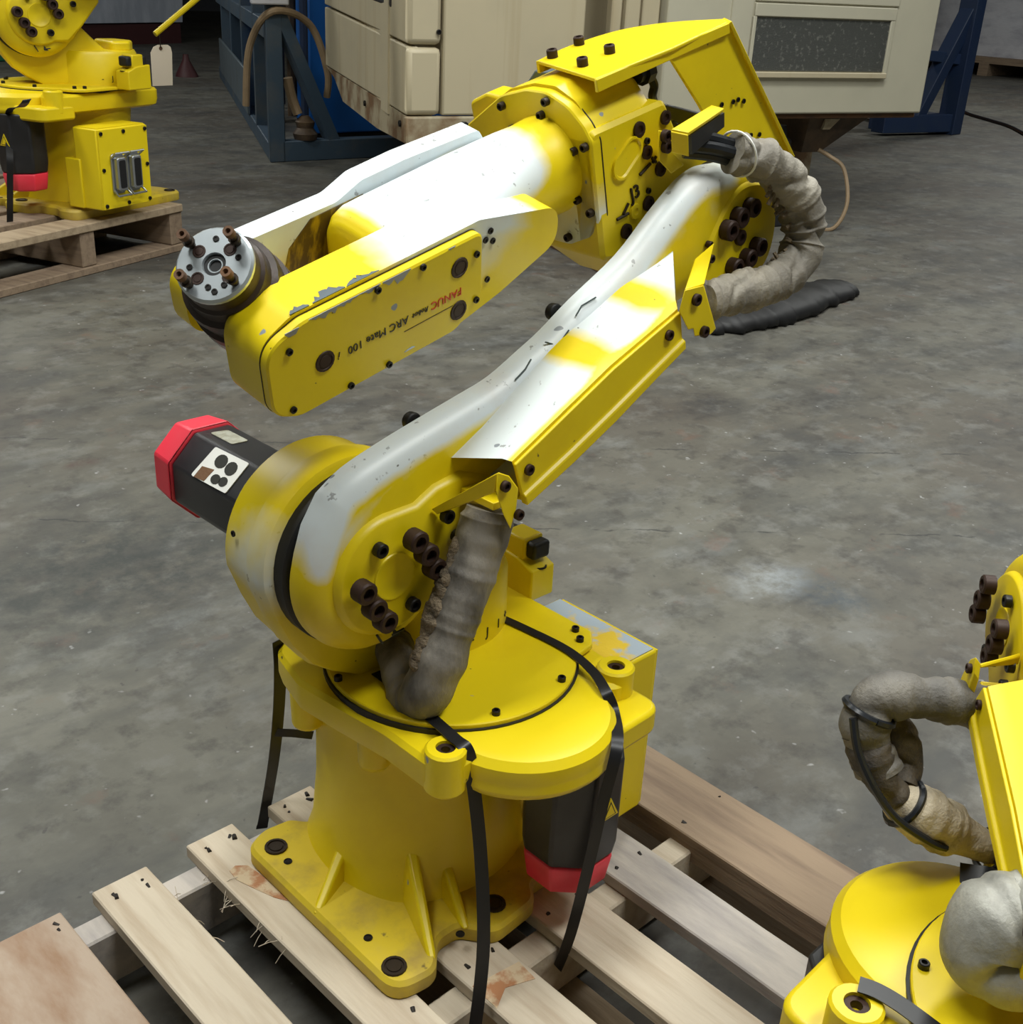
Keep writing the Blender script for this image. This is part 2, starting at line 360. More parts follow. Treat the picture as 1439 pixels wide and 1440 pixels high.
def robot_base(root, Y='yellow', bt=.445):
    """foot plate, pedestal, deck, motor and terminal box; world coordinates of the robot in the middle"""
    y = M[Y]
    plate = rounded([(-.232, .172, .035), (-.236, -.174, .04), (-.174, -.182, .03), (-.138, -.142, .03), (-.102, -.142, .02), (-.070, -.184, .03), (.010, -.178, .03), (.03, -.15, .02),
                     (.10, -.15, .03), (.13, -.17, .03), (.19, -.17, .03), (.19, .28, .03), (.10, .28, .03), (-.05, .24, .03), (-.12, .15, .05), (-.15, .185, .02), (-.195, .19, .035)], .02)
    bp = MB().ring_prism(plate, [(0, .002), (.004, 0), (.022, 0), (.028, .005)], V((0, 0, ZP)), EX, EY, EZ).build('base_plate', M['yellow_dirty'], root, fade=None)
    for x, yy in ((-.201, .143), (-.213, -.144), (-.04, -.147), (.165, .25)): bolt((x, yy, ZP+.0285), EZ, .0135, .010, bp, 'dark_bolt_hole', 'mounting_hole')
    for x, yy in ((-.205, .107), (-.208, -.083), (-.112, -.158)): bolt((x, yy, ZP+.0285), EZ, .005, .004, bp, 'black_bolt_hole', 'pin_hole')
    # pedestal: round above, squarer and flared below
    rings = []
    for z, c, r, q in ((ZP+.02, (-.018, .048), .155, .22), (ZP+.05, (-.012, .052), .150, .12), (ZP+.13, (-.006, .056), .150, .0), (.36, (.0, .062), .150, 0), (.43, (.002, .064), .154, 0)):
        ring = []
        for i in range(56):
            t = 2*math.pi*i/56; sq = 1/max(abs(math.cos(t)), abs(math.sin(t))); rr = r*(1+q*(min(sq, 1.25)-1))
            ring.append(V((c[0]+rr*math.cos(t), c[1]+rr*math.sin(t), z)))
        rings.append(ring)
    pd = MB().loft(rings).build('pedestal', y, root, smooth=60)
    for foot, top, z1 in (((-.234, .0), (-.128, .062), .205), ((-.168, -.168), (-.098, -.03), .245), ((-.098, -.155), (-.05, -.03), .235)):
        a_, b_ = V((*foot, ZP+.024)), V((*top, ZP+.024)); t = (b_-a_).normalized(); nn = t.cross(EZ)
        MB().loft([[a_+nn*.006, b_+nn*.02, V((*top, z1))+nn*.008], [a_-nn*.006, b_-nn*.02, V((*top, z1))-nn*.008]]).build('gusset', y, root, bevel=.004)
    # deck casting
    deck = rounded([(-.11, .235, .05), (-.172, .165, .05), (-.19, .09, .05), (-.183, .02, .06), (-.172, -.07, .05), (-.172, -.15, .022), (-.15, -.182, .022), (-.12, -.18, .01), (-.105, -.15, .02),
                    (.09, -.16, .02), (.13, -.19, .02), (.17, -.19, .02), (.176, -.1, .02), (.18, .1, .03), (.18, .22, .04), (.06, .27, .1)], .02)
    dk = MB().ring_prism(deck, [(-.052, .02), (-.045, .004), (-.03, 0), (-.006, 0), (0, .006)], V((0, 0, .465)), EX, EY, EZ).build('deck', y, root)
    for x, yy in ((-.185, .12), (-.17, -.01)): MB().cyl((x+.03, yy, .425), (x+.03, yy, .365), .024, .022).build('boss', y, dk, bevel=.006)
    for x, yy, z in ((-.147, -.157, .478), (.15, -.167, .478)):
        e = MB().lathe((x, yy, .415), EZ, [(0, .02), (.006, .026), (z-.415-.003, .026), (z-.415, .023), (z-.415, .0125), (z-.44, .012), (z-.44, .001)], 20).build('lifting_boss', y, dk)
        MB().lathe((x, yy, z-.0195), EZ, [(0, .0118), (.016, .0118), (.016, .006), (.004, .006)], 14).build('insert', M['rust'], e)
    cp = MB().lathe((0, 0, .4660), EZ, [(-.003, .1745), (.0062, .1745), (.0062, .168)], 64).build('gasket', M['gap'], dk)
    cv = MB().lathe((0, 0, .4722), EZ, [(-.002, .171), (.005, .171), (.0065, .1695)], 64).build('deck_cover', y, root)
    lug = MB().prism(rounded([(.06, .10), (.19, .10), (.19, -.085), (.165, -.11), (.10, -.12)], .012), V((0, 0, .470)), EX, EY, EZ, 0, .0084).build('cover_lug', y, cv, bevel=.002)
    for x, yy in ((-.160, .041), (-.137, -.060), (-.129, -.070), (-.055, -.147), (.064, -.147), (.157, -.093), (.172, -.070)): bolt((x, yy, .4785), EZ, .0055, .007, cv, 'black_bolt')
    # round gear cover over the motor
    ext = MB().lathe((-.008, -.145, .415), EZ, [(0, .120), (.006, .125), (.012, .126), (.02, .1235), (.024, .1245), (.042, .1235), (.052, .115), (.055, .103)], 56).build('motor_gear_cover', y, root)
    MB().prism(rounded([(.02, -.10), (.175, -.11), (.175, -.235, .03), (.02, -.24, .02)], .02), V((0, 0, .40)), EX, EY, EZ, 0, .038).build('motor_flange', y, root, bevel=.006)
    mo = MB().lathe((.045, -.197, .415), -EZ, [(0, .068), (.135, .068), (.158, .064)], 8, phase=.39).build('motor', M['black'], root, bevel=.004)
    mc = MB().lathe((.045, -.197, .257), -EZ, [(0, .061), (.006, .064), (.044, .058), (.049, .054)], 8, phase=.39).build('motor_cap', M['red'], mo, bevel=.003)
    n_ = V((0, -1, 0)); t_ = EZ.cross(n_); c_ = V((.045, -.197, .345)) + n_*.0629 + t_*.004
    MB().prism([(-.017, -.014), (.017, -.014), (0, .018)], c_, t_, EZ, n_, 0, .0015).build('warning_triangle', M['yellow2'], mo)
    MB().prism([(-.012, -.0115), (.012, -.0115), (0, .0125)], c_, t_, EZ, n_, .0015, .002).build('warning_outline', M['text_black'], mo)
    MB().prism([(-.0095, -.010), (.0095, -.010), (0, .009)], c_, t_, EZ, n_, .002, .0024).build('warning_centre', M['yellow2'], mo)
    # terminal box behind
    tb = MB().box((.185, -.145, .165), (.27, .052, bt)).build('terminal_box', y, root, bevel=.004)
    MB().prism([(.19, -.14), (.265, -.14), (.265, .047), (.19, .047)], V((0, 0, bt+.0004)), EX, EY, EZ, 0, .0012).build('box_lid', M['chipped'] if bt > .44 else y, tb)
    fc = MB().box((.269, -.142, .168), (.2745, .049, bt-.003)).build('box_panel', y, tb)
    for yy in (-.133, -.046, .04):
        for z in (.177, (.177+bt-.012)/2, bt-.012):
            if yy == -.046 and .2 < z < bt-.03: continue
            bolt((.2745, yy, z), EX, .0055, .004, fc, 'black_bolt')
    for i, yy in enumerate((-.082, -.022)):
        c = MB().prism(rounded([(-.024, -.055), (.024, -.055), (.024, .055), (-.024, .055)], .012), V((.2745, yy, .262)), EY, EZ, EX, 0, .006).build('connector', M['steel_dull'], tb, bevel=.002)
        MB().prism(rounded([(-.018, -.046), (.018, -.046), (.018, .046), (-.018, .046)], .01), V((.2745, yy, .262)), EY, EZ, EX, .005, .022).build('connector_shell', M['steel_dull'], c, bevel=.003)
        MB().prism(rounded([(-.012, -.038), (.012, -.038), (.012, .038), (-.012, .038)], .006), V((.2745, yy, .262)), EY, EZ, EX, .0222, .0232).build('connector_insert', M['gap'], c)
        for s in (-1, 1): MB().tube([(.282, yy-.024, .262+s*.045), (.298, yy-.026, .262+s*.058), (.298, yy+.026, .262+s*.058), (.282, yy+.024, .262+s*.045)], .003, 8).build('latch', M['steel_dull'], c)
    MB().box((.15, -.15, .165), (.205, -.12, .30)).build('bracket', y, tb, bevel=.003)
    # rubber stop block on the deck
    sb = MB().prism(rounded([(-.045, 0), (.045, 0), (.045, .066), (-.012, .062), (-.045, .05)], .004), V((.212, .082, .472)), EY, EZ, EX, -.024, .024).build('stop_block', y, root, bevel=.003)
    MB().box((.192, .06, .53), (.232, .105, .566)).build('stop_bracket', M['yellow2'], sb, bevel=.004)
    MB().box((.196, .042, .535), (.23, .062, .562)).build('rubber_bumper', M['gap'], sb, bevel=.005)
    MB().box((.196, .103, .535), (.23, .123, .562)).build('rubber_bumper', M['gap'], sb, bevel=.005)
    bolt((.212, .047, .5215), EZ, .010, .008, sb, 'black_bolt_hole', 'sunk_bolt'); bolt((.212, .122, .536), EZ, .013, .008, sb, 'black_bolt_hole', 'sunk_bolt')
    return pd

def robot_turret(root, Y='yellow'):
    y = M[Y]
    tu = MB().lathe((J1.x, J1.y, .470), EZ, [(0, .120), (.004, .1255), (.09, .124), (.098, .119), (.1, .10)], 56).build('turret', y, root)
    MB().lathe((J1.x, J1.y, .467), EZ, [(0, .123), (.004, .123)], 48).build('turret_seal', M['gap'], tu)
    # chipped rim block seen beside the sleeve
    MB().prism(rounded([(.07, .02), (.125, .035), (.15, .09), (.12, .16), (.05, .15)], .02), V((0, 0, .565)), EX, EY, EZ, 0, .028).build('turret_rim', y, tu, bevel=.006)
    t0 = V((J1.x, J1.y, .505))
    for i, ch in enumerate('-J1+'):
        th = math.radians(-95 + i*13); d = V((math.cos(th), math.sin(th), 0)); text(ch, .020, V((J1.x, J1.y, .496)) + d*.1256, V((-d.y, d.x, 0)), EZ, M['text_black'], tu, 'cast_mark')
    # shoulder housing: cylinder on a tapering web
    c = (J2.x, J2.z); R = .128
    prof = circ(c, R, 205, -25, 40)
    prof = [(-.253, .60), (-.234, .56), (-.205, .522), (-.17, .497), (-.13, .475), (.10, .475), (.10, .53), (.02, .60)][::-1] + circ(c, R, 188, -12, 40)
    sh = MB().ring_prism(prof, [(.030, .010), (.034, .003), (.042, 0), (.066, 0), (.071, .006), (.078, .007), (.122, .006), (.135, .016)], V((0, 0, 0)), EX, EZ, EY)
    sh = sh.build('shoulder_housing', y, root, fade=lambda p: .62*max(0, min(1, (-.17-p.x)*12))*max(0, 1-abs(p.z-.66)*6.5)*(1 if p.y < .11 else .6))
    MB().lathe((J2.x, .008, J2.z), EY, [(0, .106), (.004, .114), (.024, .114)], 48).build('reducer', M['gap'], sh)
    bolt((-.266, .10, .70), V((-1, 0, .05)), .004, .002, sh, 'black_bolt', 'set_screw')
    mo = MB().lathe((J2.x, .125, J2.z), EY, [(0, .080), (.03, .080), (.03, .070), (.222, .070), (.228, .066)], 8, phase=.39).build('shoulder_motor', M['black'], root, bevel=.004)
    MB().lathe((J2.x, .352, J2.z), EY, [(0, .071), (.004, .0735), (.05, .068), (.056, .062)], 8, phase=.39).build('motor_cap', M['red'], mo, bevel=.003)
    # type plate and torn white sticker on the upper flats
    A = EY.orthogonal().normalized()
    for ang, yy, w_, h_, mm, nm in ((90, .305, .028, .013, 'grey_label', 'type_plate'), (135, .255, .044, .026, 'white_label', 'sticker')):
        th = math.radians(ang); n_ = V((math.cos(th), 0, math.sin(th))); u_ = EY; v_ = n_.cross(u_); P = V((J2.x, yy, J2.z)) + n_*.0650
        st = MB().prism(rounded([(-w_, -h_), (w_*.8, -h_*.9), (w_, h_), (-w_*.9, h_*.9)], .004), P, u_, v_, n_, 0, .0012).build(nm, M[mm], mo)
        if nm == 'sticker':
            for (cx, cy, rx, ry) in ((-.022, .012, .009, .007), (-.006, .014, .010, .007), (-.02, -.008, .012, .010), (.006, -.010, .013, .010)):
                MB().prism([(cx+rx*math.cos(k), cy+ry*math.sin(k)) for k in [2*math.pi*i/14 for i in range(14)]], P, u_, v_, n_, .0012, .0017).build('printed_blot', M['text_black'], st)
            MB().prism([(.008, .004), (.034, .008), (.036, .026), (.012, .024)], P, u_, v_, n_, .0012, .0016).build('torn_patch', M['rusty_steel'], st)
    return tu

LINK_TOP = [(-.217, .775), (-.182, .797), (-.126, .816), (-.061, .834), (-.004, .849), (.045, .863), (.096, .888), (.134, .908), (.186, .941), (.269, .988), (.326, 1.036), (.363, 1.065), (.388, 1.081), (.419, 1.092), (.455, 1.094)]
def robot_link(root, Y='yellow', white=1.0, sleeve=True):
    y = M[Y]
    jc2, jc3 = (J2.x, J2.z), (J3.x, J3.z)
    bot = S2([(.53, .914), (.46, .918), (.38, .908), (.30, .872), (.2, .818), (.1, .762), (.02, .69), (-.045, .605)], 5)
    out = circ(jc2, .112, 318, 165, 30) + [(-.249, .708), (-.238, .742)] + S2(LINK_TOP, 4) + circ(jc3, .094, 95, -60, 26)[1:] + bot
    def fade(p):
        d = min((V((p.x, p.z))-V(q)).length for q in LT)      # distance from the upper contour
        g = 1-max(0, (d-.012)/.03)
        lo = max(0, min(1, (p.x+.262)/.03)); hi = 1-max(0, (p.x-.455)/.03)
        return white*max(0, g)*min(lo, 1)*max(0, hi)
    LT = S2([(-.25, .70)] + LINK_TOP, 6)
    lk = MB().ring_prism(out, [(.004, .006), (0, 0), (-.012, 0), (-.020, .003), (-.027, .008), (-.033, .015), (-.038, .024), (-.040, .032)], V((0, 0, 0)), EX, EZ, EY).build('lower_arm', y, root, smooth=50, fade=fade)
    # raised pads round both joints
    pad2 = circ(jc2, .076, 300, 95, 28) + [(-.105, .742), (-.075, .758), (-.035, .765), (.02, .745), (.02, .70), (-.03, .64), (-.07, .60)]
    MB().ring_prism(pad2, [(-.034, -.006), (-.044, -.003), (-.049, .001), (-.050, .003)], V((0, 0, 0)), EX, EZ, EY).build('joint_pad', y, lk)
    MB().lathe((J2.x+.003, -.049, J2.z-.002), -EY, [(0, .032), (.0025, .030), (.0025, .027), (.0012, .025), (.0016, .001)], 32).build('centre_cap', y, lk)
    for u, v, r, h in ((579, 757, .0165, .022), (594, 775, .0165, .022), (605, 795, .016, .022), (506, 829, .0165, .022), (521, 852, .0165, .022), (536, 869, .0165, .022)):
        bolt(at(u, v, y=-.062) + V((0, .0, 0)), -EY, r*.86, h*.8, lk); 
    for u, v in ((532, 772), (578, 848)): bolt(at(u, v, y=-.053), -EY, .0092, .010, lk, 'black_bolt')
    pad3 = S2([(.40, .955), (.44, 1.03), (.475, 1.064), (.525, 1.068), (.562, 1.045), (.575, 1.0), (.565, .955), (.53, .93), (.47, .925), (.42, .93), (.40, .955)], 5)[:-1]
    MB().ring_prism(pad3, [(-.036, -.004), (-.041, -.001), (-.044, .003)], V((0, 0, 0)), EX, EZ, EY).build('joint_pad', y, lk)
    for u, v, r in ((1058, 292, .0135), (1041, 306, .0145), (1026, 324, .0145), (1046, 335, .0115), (1067, 347, .0135), (1053, 363, .0135), (1034, 376, .0135), (1005, 365, .006), (1003, 345, .005)):
        bolt(at(u, v, y=-.052) + V((0, .010, 0)), -EY, r, .018 if r > .012 else .008, lk)
    # cable box along the outer side of the arm
    it = [(-.05, .787), (.045, .842), (.15, .905), (.25, .957), (.353, .999)]
    nt = [(-.023, .807), (.06, .852), (.141, .895), (.205, .922), (.262, .946)]
    nb = [(-.004, .75), (.075, .787), (.149, .825), (.215, .862), (.275, .895)]
    ib = [(-.01, .735), (.08, .775), (.155, .81), (.22, .85), (.30, .88)]
    rings = []
    for k in range(33):
        f = k/32*4; i = min(3, int(f)); g = f-i; L_ = lambda A: (A[i][0]*(1-g)+A[i+1][0]*g, A[i][1]*(1-g)+A[i+1][1]*g)
        a_, b_, c_, d_ = L_(it), L_(nt), L_(nb), L_(ib); ring = []
        for j in range(9): t = j/9; ring.append(V((a_[0]*(1-t)+b_[0]*t, -.030*(1-t)-.116*t, a_[1]*(1-t)+b_[1]*t)))
        ring.append(V((b_[0]*.95+c_[0]*.05, -.119, b_[1]*.95+c_[1]*.05)))
        for j in range(1, 4): t = j/3; ring.append(V((b_[0]*(1-t)+c_[0]*t, -.120, b_[1]*(1-t)+c_[1]*t)))
        ring.append(V((d_[0], -.030, d_[1]))); rings.append(ring)
    def fade2(p):
        t = (-.030-p.y)/.086; patch = 0
        for cx, cz, rx in ((.135, .90, .05), (.25, .955, .05)): patch = max(patch, 1-((p.x-cx)**2+((p.z-cz)*1.3)**2)**.5/rx*.9)
        return white*(0 if p.y < -.1155 else (1-max(0, (t-.9)*6)))*(1-1.0*max(0, patch))
    bx = MB().loft(rings, cap=False); bx.face([bx.bm.verts.new(p) for p in rings[-1]])      # open at the shoulder end
    bx = bx.build('cable_duct', y, lk, smooth=25, fade=fade2)
    # cover strip with a folded lower lip
    rings = []
    for k in range(9):
        f = k/8*4; i = min(3, int(f)); g = f-i; L_ = lambda A: V((A[i][0]*(1-g)+A[i+1][0]*g, 0, A[i][1]*(1-g)+A[i+1][1]*g))
        b_, c_ = L_(nt), L_(nb); dn = (c_-b_); P = lambda t, yy: b_+dn*t+V((0, yy, 0))
        rings.append([P(.10, -.1195), P(.10, -.1245), P(.80, -.1245), P(.86, -.130), P(1.08, -.130), P(1.08, -.1195)])
    cs = MB().loft(rings).build('duct_cover', y, lk, bevel=.0015)
    for u, v in ((743, 660), (940, 471)): bolt(at(u, v, y=-.1245), -EY, .007, .005, lk, 'rust')
    # sleeve clamps at both ends of the duct
    def plate(pts, th, nm, par): return MB().quadplate(pts, th).build(nm, y, par, bevel=.0012)
    c2 = MB().loft([[at(u, v, y=yy) for u, v in ((700, 664), (716, 669), (729, 687), (726, 716), (718, 744), (707, 722), (697, 690))] for yy in (-.126, -.134)]).build('sleeve_clamp', y, lk, bevel=.0012)
    plate([at(702, 664, y=-.126), at(697, 692, y=-.126), at(616, 723, y=-.052), at(608, 716, y=-.052)], .005, 'clamp_wing', c2)
    for u, v in ((709, 683), (728, 723)): bolt(at(u, v, y=-.134), -EY, .0068, .006, c2)
    bolt(at(626, 724, y=-.058), -EY, .009, .010, lk, 'black_bolt'); bolt(at(640, 752, y=-.056), -EY, .008, .010, lk, 'black_bolt')
    MB().box((-.04, -.110, .742), (.0, -.052, .752)).build('clamp_foot', y, c2, bevel=.001)
    c3 = MB().loft([[at(u, v, y=yy) for u, v in ((955, 438), (963, 408), (990, 401), (1007, 462), (1000, 470), (977, 473), (975, 462), (968, 464))] for yy in (-.124, -.131)]).build('sleeve_clamp', y, lk, bevel=.0012)
    plate([at(963, 409, y=-.124), at(990, 401, y=-.124), at(1004, 343, y=-.060), at(977, 366, y=-.060)], .005, 'clamp_wing', c3)
    for u, v in ((978, 421), (989, 466)): bolt(at(u, v, y=-.131), -EY, .0078, .006, c3)
    # marker strokes on the white face and arrow marks below the joint
    for pts in (((783, 500), (792, 484), (802, 470)), ((769, 487), (790, 493)), ((727, 540), (741, 525), (749, 511)), ((812, 450), (820, 436), (840, 424))):
        P = []
        for u, v in pts:
            # stroke lies on the sloping upper face of the arm
            best = None
            for k in range(200):
                q = at(u, v, y=-.03+.034*k/200-.0); zt = next((za+(zb-za)*(q.x-xa)/(xb-xa) for (xa, za), (xb, zb) in zip(LINK_TOP, LINK_TOP[1:]) if xa <= q.x <= xb), 9)
                tt = max(0, (-q.y-.012)/.028); zz = zt-.045*tt**2
                if best is None or abs(q.z-zz) < best[0]: best = (abs(q.z-zz), q)
            P.append(best[1]+V((-.003, 0, .006)))
        MB().tube(P, .0011, 6).build('marker_stroke', M['marker'], lk)
    for u0, v0, u1, v1 in ((530, 893, 538, 905), (552, 893, 568, 884)):
        P = at(u0, v0, y=-.0415); Q = at(u1, v1, y=-.0415); MB().tube([P, Q], .0016, 6).build('pointer_mark', M['text_black'], lk)
    P = [at(u, v, y=-.0412) for u, v in ((553, 883), (552, 896), (563, 892))]; MB().loft([P, [p-EY*.0008 for p in P]]).build('pointer_mark', M['text_black'], lk)
    return lk

# ---- upper arm frames: a points along the forearm to the wrist, nv is up, FO the forearm flange centre
TA, PH = math.radians(15), math.radians(14)
av = V((-math.cos(TA), 0, -math.sin(TA))); nv = V((-math.sin(TA), 0, math.cos(TA))); FO = V((.2395, .108, 1.091))
ey = EY*math.cos(PH) + nv*math.sin(PH); en = -EY*math.sin(PH) + nv*math.cos(PH)
def EL(s, y, n): return FO + av*s + EY*y + nv*n
def FA(s, y, n): return FO + av*s + ey*y + en*n

def robot_elbow(root):
    y = M['yellow']
    # gearbox block carrying the J3 mark; its side is parallel to the lower arm
    blk = rounded([(.0, .055, .012), (-.148, .052, .015), (-.175, -.01, .02), (-.29, -.06, .05), (-.335, -.15, .07), (-.30, -.24, .06), (-.20, -.255, .06), (-.10, -.20, .04), (-.03, -.128, .012), (.0, -.12, .012)], .02)
    eb = MB().ring_prism(blk, [(-.088, .006), (-.083, 0), (-.05, 0), (.06, .002), (.10, .012)], FO, av, nv, EY).build('elbow_housing', y, root, bevel=0)
    dome = rounded([(-.06, -.10), (.10, -.10), (.135, -.03), (.135, .05), (.064, .090), (.017, .102), (-.021, .102), (-.055, .086), (-.082, .05), (-.08, -.08)], .02, 5)
    MB().ring_prism(dome, [(-.015, 0), (-.11, 0), (-.135, .01), (-.15, .035)], FO, EY, nv, av).build('elbow_dome', y, eb)
    fl = rounded([(-.075, -.088, .03), (-.03, -.108, .03), (.06, -.108, .03), (.145, -.05, .03), (.150, .035, .01), (.070, .085, .05), (.020, .098, .05), (-.018, .098, .05), (-.053, .084, .05), (-.077, .062, .04), (-.089, .042, .02), (-.088, -.06, .02)], .03, 6)
    MB().ring_prism(fl, [(-.018, -.0008), (-.0165, -.0008)], FO, EY, nv, av).build('flange_gasket', M['gap'], eb)
    fp = MB().ring_prism(fl, [(-.0165, 0), (-.002, 0), (0, .002)], FO, EY, nv, av).build('flange_plate', y, eb, fade=lambda p: .62 if (p-FO).dot(nv) < -.055 and p.y < .1 else 0)
    for yy, n in ((.138, .018), (.067, .072), (-.018, .087), (-.079, .036), (-.077, -.052), (-.03, -.095)): bolt(EL(0, yy, n), av, .0055, .008, fp, 'dark_bolt')
    for u, v in ((723, 180), (763, 161), (809, 212), (814.5, 280), (779, 299)): bolt(on(u, v, FO, av), av, .0055, .008, fp, 'dark_bolt')
    # box ear on the far side and the servo motors behind
    MB().prism(rounded([(.075, .0), (.152, .0), (.156, .062, .012), (.118, .078, .015), (.075, .075)], .006), FO, EY, nv, av, -.055, -.017).build('motor_ear', y, eb, bevel=.006)
    MB().lathe(EL(-.10, .085, .038), -av, [(0, .052), (.10, .052), (.112, .048)], 8, phase=.39).build('elbow_motor', M['greysheet'], eb, bevel=.003)
    # face details
    P = EL(0, -.0885, 0)
    for u, v, r in ((935, 165, .0095), (898, 182, .0105), (909, 214, .0095), (928, 237, .0105), (911, 286, .0105), (880, 325, .0105), (909, 198, .0045), (911, 268, .004)):
        bolt(at(u, v, y=.0195), -EY, r, .004, eb, 'rust' if r > .008 else 'black_bolt')
    t_ = (at(893, 203, y=.0195)-at(868, 241, y=.0195)); L_ = t_.length; t_.normalize(); s_ = EY.cross(t_); c_ = (at(893, 205, y=.0195)+at(870, 240, y=.0195))/2
    cap = [(L_*.33*sg+.017*math.cos(k), .017*math.sin(k)) for sg, ks in ((1, range(-90, 91, 15)), (-1, range(90, 271, 15))) for k in [math.radians(q) for q in ks]]
    rim = MB().loft([[c_ + t_*p + s_*q - EY*h for p, q in offset(cap, i)] for h, i in ((-.004, 0), (.0035, 0), (.0035, .003), (.001, .005))], cap=True).build('cast_slot', y, eb)
    d1 = (at(905, 262, y=.0195)-at(884, 278, y=.0195)).normalized(); u1 = EY.cross(d1)*1; u1 = u1 if u1.z > 0 else -u1
    text('J3', .026, at(893, 271, y=.0195), d1, u1, M['dark_bolt'], eb, 'cast_mark', .002)
    for (ua, va, ub, vb) in ((877, 301, 884, 286), (868, 309, 884, 300), (900, 246, 915, 230), (917, 222, 923, 228), (918, 229, 923, 220)):
        MB().tube([at(ua, va, y=.0185), at(ub, vb, y=.0185)], .0022, 6).build('cast_mark', M['dark_bolt'], eb)
    MB().lathe(at(893, 297, y=.0195), -EY, [(0, .011), (.003, .010), (.003, .005), (.001, .004)], 18).build('cast_boss', y, eb)
    MB().lathe((J3.x, .0205, J3.z), -EY, [(0, .092), (.0165, .092)], 40).build('reducer', M['gap'], eb)
    return eb

def robot_guard(root):
    y = M['yellow']
    top = [(-.062, .057), (-.026, -.082), (-.162, -.0925), (-.286, -.0885)] + [(p[0], p[1]) for p in S2([(-.299, -.072), (-.275, -.02), (-.245, .02), (-.202, .048), (-.13, .062), (-.062, .057)], 5)[:-1]]
    gd = MB().prism(top, FO, av, EY, nv, .109, .114).build('guard_plate', y, root, bevel=.0015)
    MB().quadplate([EL(-.025, -.0825, .113), EL(-.286, -.0895, .113), EL(-.286, -.0895, .099), EL(-.025, -.0825, .097)], .005).build('guard_lip', y, gd, bevel=.001)
    MB().quadplate([EL(-.062, .057, .113), EL(-.20, .050, .113), EL(-.20, .050, .098), EL(-.062, .057, .097)], .005).build('guard_lip', y, gd, bevel=.001)
    side = [(-.160, .108), (-.290, .111), (-.435, -.12), (-.425, -.135), (-.30, -.11), (-.222, .02)]
    sp = MB().loft([[EL(s, yy, n) for s, n in side] for yy in (-.086, -.081)]).build('guard_side', y, gd, bevel=.001)
    MB().quadplate([EL(-.286, -.093, .114), EL(-.299, -.070, .114), EL(-.445, -.070, -.122), EL(-.432, -.093, -.122)], .005).build('guard_lip', y, gd, bevel=.001)
    for s, yy in ((-.079, .044), (-.138, .05), (-.119, -.023), (-.0625, -.0265)): bolt(EL(s, yy, .114), nv, .0075, .011, gd)
    for u, v in ((1014, 147), (1030, 143), (1037, 140), (1045, 142), (1055, 190), (1067, 189)):
        P = at(u, v, y=.0215); bolt(P-EY*.001, -EY, .0035, .002, sp, 'black_bolt', 'drilled_hole')
    return gd

